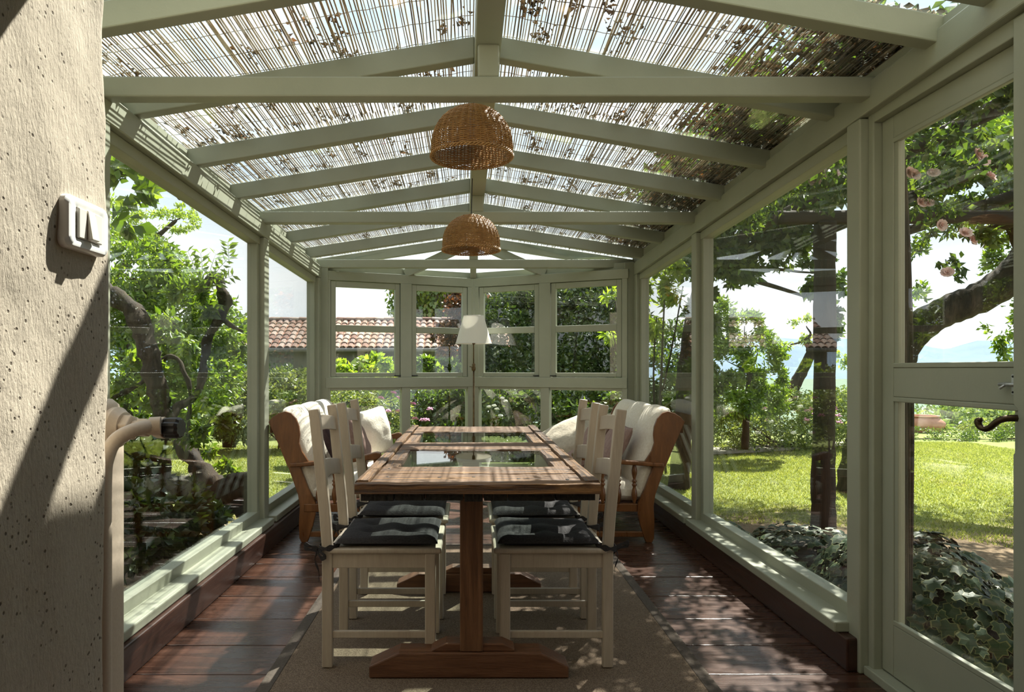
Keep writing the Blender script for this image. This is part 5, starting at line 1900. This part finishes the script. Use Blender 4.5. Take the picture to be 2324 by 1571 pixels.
tree('purple_tree', 'rusty purple-leaved tree between the ivy house and the lamp', (1040, 960), 11.5,
     [(*W(1045, 1020, 11.5), 0.08), (*W(1048, 880, 11.5), 0.07), (*W(1050, 760, 11.5), 0.05)],
     [(W(1040, 690, 11.5), (0.28, 0.35, 0.35)), (W(1060, 770, 11.3), (0.38, 0.4, 0.5)), (W(1010, 770, 11.3), (0.22, 0.3, 0.28)), (W(1065, 690, 11.6), (0.35, 0.4, 0.3))], 4300, 0.085, LF_RUST)
tree('dark_evergreen', 'dense dark evergreen filling the right half of the end wall', (1260, 960), 10.4,
     [(*W(1260, 1040, 10.4), 0.14), (*W(1265, 850, 10.4), 0.12), (*W(1270, 700, 10.4), 0.08)],
     [(W(1150, 750, 10.5), (0.62, 0.5, 0.62)), (W(1260, 730, 10.6), (0.75, 0.55, 0.62)), (W(1380, 740, 10.2), (0.65, 0.5, 0.62)), (W(1170, 860, 10.2), (0.65, 0.5, 0.55)), (W(1290, 860, 10.2), (0.65, 0.5, 0.6)), (W(1390, 880, 10.0), (0.5, 0.5, 0.55)), (W(1330, 690, 10.9), (0.8, 0.6, 0.45)), (W(1190, 700, 11.0), (0.7, 0.6, 0.4))], 26000, 0.085, LF_DARK, 0.5, inner=0.3)
wb = bush('green shrub with white blossom behind the right end panes', [(W(1130, 930, 9.2), (0.4, 0.35, 0.36)), (W(1230, 940, 9.2), (0.45, 0.35, 0.36)), (W(1340, 930, 9.0), (0.45, 0.35, 0.40)), (W(1400, 960, 8.8), (0.35, 0.3, 0.4))], 6000, 0.085, LF_MID, 0.45)
flower_heads(wb, [W(*p, 8.75) for p in ((1140, 905), (1148, 912), (1122, 922), (1136, 945), (1128, 930), (1110, 925))], 0.03, WHITEF)
bush('yellow-green wisteria shoots hanging by the right corner', [(W(1470, 640, 7.6), (0.16, 0.25, 0.22)), (W(1510, 600, 7.4), (0.26, 0.25, 0.16)), (W(1455, 740, 7.8), (0.12, 0.2, 0.2)), (W(1490, 720, 7.6), (0.16, 0.2, 0.25)), (W(1550, 650, 7.3), (0.2, 0.2, 0.2)), (W(1395, 670, 7.9), (0.14, 0.15, 0.07)), (W(1390, 755, 7.9), (0.09, 0.12, 0.07))], 1500, 0.115, LF_LIME, 0.30, name='wisteria_shoots', cat='wisteria')
bush('light green shrub beside the right corner window', [(W(1490, 860, 9.0), (0.42, 0.4, 0.45)), (W(1540, 800, 9.4), (0.40, 0.4, 0.45)), (W(1470, 960, 8.8), (0.38, 0.4, 0.42)), (W(1545, 930, 9.0), (0.38, 0.4, 0.42))], 6000, 0.085, LF_MID, 0.4)

# ---- right of the conservatory
perg = tag(empty('pergola', (3.15, 6.1, -0.2)), 'weathered pergola post carrying dark log beams on the right lawn', 'pergola')
m = MB()
limb(m, [(*W(1870, 1215, 6.07), 0.105), (*W(1868, 1100, 6.07), 0.098), (*W(1870, 950, 6.07), 0.094), (*W(1872, 750, 6.07), 0.092), (*W(1872, 600, 6.07), 0.090), (*W(1872, 505, 6.07), 0.092)], 14, 0.05)
m.build('post', DARKWOOD, perg, smooth=True)
m = MB()
limb(m, [(*W(1765, 494, 6.07), 0.062), (*W(1900, 494, 6.07), 0.065), (*W(2100, 492, 6.07), 0.064), (*W(2330, 494, 6.07), 0.066), (*W(2560, 494, 6.07), 0.062)], 12, 0.04)
m.build('beam', DARKWOODX, perg, smooth=True)
m = MB()
limb(m, [(*W(2480, 1215, 6.07), 0.10), (*W(2480, 900, 6.07), 0.095), (*W(2480, 500, 6.07), 0.09)], 12, 0.05)
m.build('post', DARKWOOD, perg, smooth=True)
for x in (2.95, 3.75, 4.6, 5.4):
    m = MB()
    limb(m, [(x, 3.2, 2.66, 0.05), (x + 0.05, 4.8, 2.69, 0.048), (x, 7.4, 2.65, 0.05)], 10, 0.06)
    m.build('pole', DARKWOOD, perg, smooth=True)

big = tree('leaning_tree', 'thick leaning tree trunk behind the garden door glass', (1960, 1120), 7.7,
           [(*W(1955, 1135, 7.7), 0.26), (*W(1965, 1000, 7.7), 0.21), (*W(1995, 900, 7.6), 0.19), (*W(2035, 815, 7.5), 0.18), (*W(2085, 745, 7.45), 0.165), (*W(2150, 705, 7.4), 0.16), (*W(2235, 670, 7.3), 0.165), (*W(2320, 605, 7.2), 0.18), (*W(2380, 500, 7.1), 0.16), (*W(2440, 330, 7.0), 0.12)],
           [(W(2075, 590, 7.6), (0.28, 0.35, 0.40)), (W(2110, 480, 7.4), (0.45, 0.4, 0.25)), (W(2270, 770, 7.8), (0.20, 0.25, 0.30)), (W(2310, 690, 7.6), (0.25, 0.3, 0.35)), (W(2200, 420, 7.0), (0.6, 0.5, 0.4)), (W(2320, 480, 7.2), (0.5, 0.5, 0.5)), (W(2060, 350, 6.8), (0.5, 0.5, 0.4)), (W(2200, 280, 6.6), (0.7, 0.6, 0.5)), (W(2050, 680, 8.2), (0.25, 0.3, 0.35)), (W(2300, 600, 7.9), (0.3, 0.3, 0.35)), ((4.6, 9.6, 4.9), (1.4, 1.2, 0.5)), ((6.6, 9.2, 4.8), (1.4, 1.2, 0.5)), ((8.6, 10.2, 5.0), (1.4, 1.2, 0.5))], 15000, 0.08, LF_BRIGHT, 0.5, inner=0.15, branches=False)
m = MB()
limb(m, [(*W(2330, 590, 7.2), 0.10), (*W(2290, 480, 7.0), 0.08), (*W(2230, 400, 6.8), 0.06), (*W(2130, 340, 6.5), 0.04)], 9)
m.build('branch', BARK, big, smooth=True)
tree('shade_tree', 'maple-like tree with hanging leaves above the pergola post', (1545, 1112), 8.0,
     [(*W(1540, 1125, 8.0), 0.13), (*W(1548, 1000, 8.0), 0.105), (*W(1560, 800, 8.0), 0.09), (*W(1600, 600, 8.0), 0.08), (*W(1650, 430, 8.0), 0.06)],
     [(W(1690, 500, 7.8), (0.75, 0.6, 0.42)), (W(1640, 600, 7.9), (0.50, 0.5, 0.30)), (W(1780, 420, 7.6), (0.70, 0.6, 0.40)), (W(1760, 560, 7.8), (0.42, 0.4, 0.25)), (W(1890, 380, 7.3), (0.6, 0.6, 0.35)), (W(1600, 700, 7.9), (0.22, 0.3, 0.25)), (W(1680, 360, 7.5), (0.9, 0.7, 0.5)), (W(1850, 620, 8.2), (0.25, 0.3, 0.25)), (W(1905, 700, 8.5), (0.12, 0.2, 0.45))], 13500, 0.10, LF_MID, 0.6, inner=0.25)
tree('crooked_tree', 'small crooked bare-branched tree behind the flowering shrubs', (1790, 930), 12.5,
     [(*W(1790, 930, 12.5), 0.11), (*W(1800, 885, 12.5), 0.10), (*W(1822, 840, 12.5), 0.10), (*W(1840, 800, 12.5), 0.08), (*W(1830, 770, 12.5), 0.06)],
     [(W(1780, 790, 12.5), (0.30, 0.3, 0.18)), (W(1830, 740, 12.5), (0.35, 0.3, 0.3)), (W(1890, 800, 12.5), (0.25, 0.3, 0.5))], 900, 0.08, LF_LIME, 0.5)
tree('acer', 'golden green young tree left of the pergola post', (1690, 1000), 10.8,
     [(*W(1690, 1020, 10.8), 0.06), (*W(1695, 930, 10.8), 0.05), (*W(1700, 850, 10.8), 0.04)],
     [(W(1650, 820, 10.8), (0.35, 0.35, 0.35)), (W(1720, 800, 10.8), (0.38, 0.35, 0.38)), (W(1640, 890, 10.6), (0.35, 0.3, 0.3)), (W(1745, 860, 10.8), (0.3, 0.3, 0.3)), (W(1690, 740, 11), (0.3, 0.3, 0.25)), (W(1625, 740, 11.2), (0.35, 0.35, 0.5)), (W(1660, 900, 10.9), (0.5, 0.4, 0.35)), (W(1740, 900, 11.0), (0.35, 0.3, 0.3))], 11000, 0.085, LF_BRIGHT, 0.4)
fs_ = bush('flowering shrub border along the far edge of the right lawn', [(W(1640, 980, 11.8), (0.55, 0.45, 0.5)), (W(1720, 990, 11.8), (0.6, 0.45, 0.45)), (W(1800, 965, 12.0), (0.65, 0.5, 0.5)), (W(1880, 970, 12.0), (0.55, 0.45, 0.5)), (W(1940, 985, 12.2), (0.55, 0.45, 0.45)), (W(1620, 920, 11.5), (0.4, 0.4, 0.4)), (W(1770, 930, 12.2), (0.7, 0.45, 0.45)), (W(1880, 930, 12.4), (0.6, 0.45, 0.4))], 19000, 0.065, LF_PALE, 0.45)
flower_heads(fs_, [W(*p, 11.4) for p in ((1885, 935), (1895, 930), (1902, 945), (1850, 940), (1842, 930), (1735, 905), (1680, 895), (1830, 955), (1875, 960), (1905, 960), (1760, 925), (1710, 915))], 0.05, PINKF)
flower_heads(fs_, [W(*p, 11.4) for p in ((1770, 890), (1790, 910), (1815, 925), (1750, 960), (1800, 985), (1840, 985), (1870, 1000), (1720, 985))], 0.05, WHITEF, 'white_flower_head')
path = tag(MB().hexa([(3.2, 11.0, -0.21), (8.0, 12.6, -0.21), (8.0, 13.3, -0.21), (3.2, 11.5, -0.21), (3.2, 11.0, -0.165), (8.0, 12.6, -0.165), (8.0, 13.3, -0.165), (3.2, 11.5, -0.165)]).build('path', STONE, None), 'pale stone path edging the far side of the lawn', None, None, 'structure')
hb = [((8.4 + k * 0.62, 13.7 - k * 0.05, -0.20), (0.5, 0.42, 0.25)) for k in range(10)]
bush('clipped low hedge along the lawn behind the garden door', hb, 15000, 0.055, LF_MID, 0.4, name='hedge', cat='hedge')
urn = tag(empty('urn', (*W(2092, 990, 15.2)[:2], -0.25)), 'big terracotta urn standing behind the clipped hedge', 'urn')
ux, uy = urn.location.x, urn.location.y
MB().lathe([(0.0, -0.25), (0.22, -0.25), (0.25, -0.2), (0.44, 0.05), (0.44, 0.12), (0.36, 0.20), (0.315, 0.225), (0.31, 0.24), (0.34, 0.245), (0.345, 0.27), (0.33, 0.275), (0.29, 0.27), (0.28, 0.15), (0.0, 0.1)], (ux, uy, -0.1), n=32).build('jar', URN, urn, smooth=True, auto=45)
MB().tube(smooth_path([(ux - 0.34, uy - 0.12, 0.11), (ux - 0.42, uy - 0.14, 0.10), (ux - 0.43, uy - 0.14, 0.03), (ux - 0.40, uy - 0.13, -0.01)], 4), 0.035, 8).build('handle', URN, urn, smooth=True)
for k, (px, py, d, r) in enumerate(((2070, 945, 28, 1.2), (2130, 930, 34, 1.6), (2190, 940, 27, 1.3), (2250, 935, 31, 1.5), (2300, 945, 25, 1.1), (2350, 930, 30, 1.6), (2110, 965, 22, 0.8), (1940, 920, 33, 1.6), (1890, 905, 40, 1.8))):
    c = W(px, py + r * 600 / d, d)
    t = tag(empty('valley_tree', (c[0], c[1], float(ground_z(c[0], c[1])))), '%s pale green rounded tree on the slope below the hedge' % ('first', 'second', 'third', 'fourth', 'fifth', 'sixth', 'seventh', 'eighth', 'ninth')[k], 'tree', 'rounded trees on the slope')
    t['label'] = ('rounded pale tree on the slope above the urn', 'larger rounded pale tree just right of the urn', 'rounded pale tree in the middle of the lower door pane', 'rounded pale tree left of the door handle', 'rounded pale tree under the door handle', 'rounded pale tree beyond the lock edge of the door', 'small rounded shrub-like tree right behind the urn', 'distant rounded tree right of the pergola post', 'farthest rounded tree beside the pergola post')[k]
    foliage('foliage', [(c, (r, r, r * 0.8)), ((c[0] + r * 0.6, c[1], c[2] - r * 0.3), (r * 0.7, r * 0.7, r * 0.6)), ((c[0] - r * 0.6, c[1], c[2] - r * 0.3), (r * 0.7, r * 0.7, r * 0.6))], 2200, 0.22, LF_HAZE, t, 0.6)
    MB().tube([(c[0], c[1], t.location.z - 0.3), (c[0], c[1], c[2])], 0.1, 7).build('trunk', BARK, t)
rf = bush('orange-leaved and white roses behind the hedge on the right', [((11.3, 14.9, -0.12), (0.6, 0.4, 0.24)), ((12.1, 14.7, -0.02), (0.6, 0.4, 0.34)), ((12.9, 14.5, 0.05), (0.6, 0.4, 0.4))], 4200, 0.07, LF_PALE, 0.5)

# climbing rose over the right eave
rose = plant('climbing_rose', 'climbing rose with pale pink blooms spreading over the right edge of the roof', 'rose', (1.73, 2.74))
foliage('foliage', [((1.62, y, 2.58), (0.42, 0.55, 0.13)) for y in np.arange(2.6, 6.4, 0.62)] + [((2.25, y, 2.62), (0.45, 0.6, 0.25)) for y in np.arange(2.7, 6.5, 0.8)] + [((2.45, 3.2, 2.35), (0.25, 0.4, 0.2)), ((2.4, 4.3, 2.40), (0.2, 0.4, 0.2)), ((2.6, 2.4, 2.55), (0.4, 0.5, 0.22)), (W(1870, 400, 4.75), (0.22, 0.2, 0.12)), (W(2075, 400, 5.0), (0.22, 0.2, 0.14)), (W(2230, 375, 4.3), (0.20, 0.2, 0.14)), (W(2095, 465, 4.9), (0.18, 0.2, 0.10)), (W(2200, 535, 4.75), (0.18, 0.2, 0.12)), (W(2150, 610, 4.85), (0.10, 0.12, 0.10)), (W(2140, 500, 4.9), (0.2, 0.2, 0.12))], 11000, 0.062, LF_MID, rose, 0.55, 0.2)
for k in range(5):
    y = 2.6 + k * 0.9
    MB().tube(smooth_path([(1.73 + 0.012 * k, 2.72 + 0.015 * k, -0.2), (1.715 + 0.012 * k, 2.73, 1.2), (1.74, 2.74 + 0.01 * k, 2.25), (1.92, 2.9 + 0.1 * k, 2.55), (1.95, (y + 3) / 2, 2.62), (1.7, y + 0.2, 2.64)], 5), list(np.linspace(0.016, 0.005, 26)), 6).build('stem', BARK, rose, smooth=True)


def rose_bloom_mesh(r=0.045):
    m_ = MB()
    for ring_k, (nr, rad_, up, tilt) in enumerate(((6, 1.0, 0.0, 0.35), (5, 0.72, 0.25, 0.8), (4, 0.42, 0.45, 1.15))):
        for k in range(nr):
            a = 2 * math.pi * k / nr + ring_k * 0.5
            d = Vector((math.cos(a), math.sin(a), 0))
            s = Vector((-math.sin(a), math.cos(a), 0))
            c0 = Vector((0, 0, up * r * 0.3))
            tip = c0 + (d * math.cos(tilt) + Vector((0, 0, math.sin(tilt)))) * r * rad_
            mid = (c0 + tip) / 2 - Vector((0, 0, r * 0.12))
            w = r * rad_ * 0.62
            m_.add([c0, mid + s * w, tip + s * w * 0.5, tip - s * w * 0.5, mid - s * w], [(0, 1, 2), (0, 2, 3), (0, 3, 4)])
    return m_


rme = None
for (px, py, d) in ((1862, 395, 4.6), (1882, 388, 4.6), (1850, 410, 4.65), (1893, 393, 4.7), (2062, 392, 4.9), (2075, 398, 4.9), (2217, 350, 4.2), (2230, 365, 4.2), (2245, 402, 4.1), (2118, 395, 4.8), (2150, 620, 4.7), (2135, 512, 4.8), (2090, 460, 4.8), (2105, 462, 4.8), (2190, 530, 4.6), (2205, 545, 4.6)):
    if rme is None:
        o = rose_bloom_mesh().build('bloom', ROSE, None)
        rme = o.data
    else:
        o = bpy.data.objects.new('bloom', rme)
        COL.objects.link(o)
    o.parent = rose
    o.location = Vector(W(px, py, d)) - rose.location
    o.rotation_euler = (R.uniform(0.9, 1.7), R.uniform(-0.4, 0.4), R.uniform(-0.5, 0.5))

# ---- variegated ivy mound below the right window and the door
ivy = plant('ivy_mound', 'mound of variegated ivy spreading outside the garden door', 'ivy', (2.1, 3.6))


def ivy_leaf(s=1.0):
    out_ = [(0.0, 0.0), (0.30, -0.16), (0.52, 0.08), (0.36, 0.30), (0.46, 0.58), (0.20, 0.62), (0.0, 1.0), (-0.20, 0.62), (-0.46, 0.58), (-0.36, 0.30), (-0.52, 0.08), (-0.30, -0.16)]
    c = (0.0, 0.34)
    m_ = MB()
    n_ = len(out_)
    inn = [(c[0] + (x - c[0]) * 0.86, c[1] + (y - c[1]) * 0.86) for x, y in out_]
    z = lambda x, y: -0.35 * abs(x) ** 1.5 - 0.12 * (y - 0.3) ** 2
    vs = [(x * s, y * s, z(x, y) * s) for x, y in out_] + [(x * s, y * s, z(x, y) * s) for x, y in inn] + [(c[0], c[1] * s, 0.02 * s)]
    m_.cur = 1
    m_.add(vs, [(k, (k + 1) % n_, n_ + (k + 1) % n_, n_ + k) for k in range(n_)])
    m_.cur = 0
    o_ = len(m_.v)
    m_.f += [(n_ + k, n_ + (k + 1) % n_, 2 * n_) for k in range(n_)]
    m_.mi += [0] * n_
    return m_


lo = ivy_leaf(1.0).build('leaf', [IVY_IN, IVY_RIM], None, smooth=False)
lme = lo.data
LEAFV = np.array([v.co[:] for v in lme.vertices])
LEAFF = [tuple(p.vertices) for p in lme.polygons]
LEAFM = [p.material_index for p in lme.polygons]
bpy.data.objects.remove(lo)
MC = [((2.02, 3.1, -0.15), (0.40, 0.68, 0.66)), ((2.12, 4.1, -0.18), (0.46, 0.85, 0.44)), ((2.30, 2.75, -0.18), (0.36, 0.5, 0.30)), ((1.95, 5.3, -0.2), (0.28, 0.8, 0.22))]
cand = []
while len(cand) < 3400:
    c, r = MC[R.choice(4, p=[0.46, 0.30, 0.12, 0.12])]
    d = R.normal(size=3)
    d /= np.linalg.norm(d)
    d[2] = abs(d[2]) * 0.9
    p = np.array(c) + d * np.array(r) * R.uniform(0.9, 1.06)
    if p[0] < 1.72:
        continue
    nrm = d / np.array(r)
    nrm /= np.linalg.norm(nrm)
    cand.append((p, nrm))


def leaf_matrix(p, nrm):
    nrm = Vector(nrm) + Vector(R.normal(size=3)) * 0.28 + Vector((0, -0.1, 0.2))
    nrm.normalize()
    down = Vector((0, 0, -1)) + Vector(R.normal(size=3)) * 0.5
    yv = (down - nrm * down.dot(nrm)).normalized()
    xv = yv.cross(nrm)
    s = R.uniform(0.042, 0.078)
    M = Matrix((xv, yv, nrm)).transposed().to_4x4()
    return Matrix.Translation(Vector(p)) @ M @ Matrix.Diagonal((s, s, s, 1))


camp = np.array([0, 0, HC])
cand.sort(key=lambda t: np.linalg.norm(t[0] - camp) - 1.5 * max(0, np.dot(t[1], (camp - t[0]) / np.linalg.norm(camp - t[0]))))
rest = MB()
for k, (p, nrm) in enumerate(cand):
    M = leaf_matrix(p, nrm)
    if k < 300:
        o = bpy.data.objects.new('leaf', lme)
        COL.objects.link(o)
        o.parent = ivy
        o.matrix_local = Matrix.Translation(-ivy.location) @ M
    else:
        o0 = len(rest.v)
        rest.v.extend([tuple(M @ Vector(v)) for v in LEAFV])
        rest.f.extend([tuple(i + o0 for i in f) for f in LEAFF])
        rest.mi.extend(LEAFM)
tag(rest.build('ivy_leaves', [IVY_IN, IVY_RIM], ivy), None, None, None, 'stuff')
cm = MB()
for c, r in MC:
    cm.grid(lambda u, v: (c[0] + r[0] * 0.86 * math.cos(2 * math.pi * u) * math.cos(v * H90), c[1] + r[1] * 0.86 * math.sin(2 * math.pi * u) * math.cos(v * H90), c[2] - 0.05 + r[2] * 0.86 * math.sin(v * H90)), 20, 8, wrap_u=True)
cm.build('stems', BARK, ivy, smooth=True)
for (x, y, sx, sy) in ((3.5, 3.6, 0.5, 0.4), (3.9, 3.1, 0.5, 0.4), (3.3, 4.2, 0.4, 0.35), (4.3, 3.9, 0.5, 0.4)):
    s = MB()
    pts = [(x + sx * (1 + 0.12 * R.randn()) * math.cos(a), y + sy * (1 + 0.12 * R.randn()) * math.sin(a), -0.21) for a in np.linspace(0, 2 * math.pi, 9)[:-1]]
    o = s.prism(pts, (0, 0, 0.035)).build('flagstone', STONE, ground, bevel=0.01)

# dense leaf litter rotting along the right eave
n = 9000
x = XR + 0.22 - np.abs(R.normal(size=n)) * 0.25
y = R.uniform(2.3, 6.6, n)
ok = np.array([noise.noise(Vector((a * 3, b * 2.2, 7.7))) for a, b in zip(x, y)]) > -0.28
ok &= x > 0.85
x, y = x[ok], y[ok]
z = np.array([roof_z(a, b) for a, b in zip(x, y)]) + R.uniform(0.024, 0.06, len(x))
V, F = leaf_arrays(np.stack([x, y, z], 1), R.normal(size=(len(x), 3)) * np.array([1, 1, 0.15]), R.uniform(0.03, 0.06, len(x)), 0.6, 0.15)
tag(raw_mesh('dry_leaves', V, F, LF_DRY), 'thick layer of rotting dark leaves along the right eave', 'leaves', None, 'stuff')

# leafy roof of the pergola and the shrubbery along the left side of the garden
pv = plant('pergola_vine', 'leafy vine canopy growing over the pergola poles', 'vine', (5.6, 6.1))
foliage('foliage', [((2.5 + 0.75 * i + R.uniform(-.2, .2), 2.2 + 0.9 * j + R.uniform(-.2, .2), 2.95 + R.uniform(-.1, .2)), (0.6, 0.65, 0.22)) for i in range(5) for j in range(6)], 12000, 0.095, LF_MID, pv, 0.65, 0.1)
MB().tube(smooth_path([(5.55, 6.2, -0.2), (5.7, 6.2, 1.0), (5.6, 6.1, 2.4), (5.0, 5.0, 2.8), (3.8, 3.6, 2.85)], 6), list(np.linspace(0.05, 0.015, 25)), 8).build('stem', BARK, pv, smooth=True)
for k, (x, y, h) in enumerate(((-6.4, 4.2, 3.2), (-6.6, 1.4, 3.6), (-5.4, -0.8, 3.4), (-8.5, 6.5, 3.6), (-4.6, 2.2, 2.6))):
    t = plant('garden_tree', ('broad tree left of the conservatory, level with the table', 'tallest tree left of the house corner', 'tree beside the house corner on the left', 'tree at the far left of the lawn', 'smaller tree close to the left windows')[k], 'tree', (x, y), 'trees along the left side of the garden')
    gz = t.location.z
    MB().tube(branch_path((x, y, gz - 0.05), (x + 0.1, y, gz + h * 0.6), 0.1, 7), list(np.linspace(0.12, 0.06, 7)), 8).build('trunk', BARK, t, smooth=True)
    foliage('foliage', [((x, y, gz + h * 0.65), (1.3, 1.3, h * 0.36)), ((x + 0.8, y + 0.3, gz + h * 0.4), (1.0, 1.0, h * 0.3)), ((x - 0.7, y - 0.2, gz + h * 0.38), (1.0, 1.0, h * 0.3)), ((x + 0.2, y + 0.6, gz + h * 0.25), (1.0, 0.8, h * 0.22))], 5000, 0.15, LF_MID, t, 0.55, 0.3)

bush('tall leafy hedge closing the far left side of the lawn', [((-9.5 - 0.8 * k, 13.5 - 1.6 * k, 0.7), (1.2, 1.1, 1.3)) for k in range(7)], 14000, 0.15, LF_MID, 0.55, name='hedge', cat='hedge')
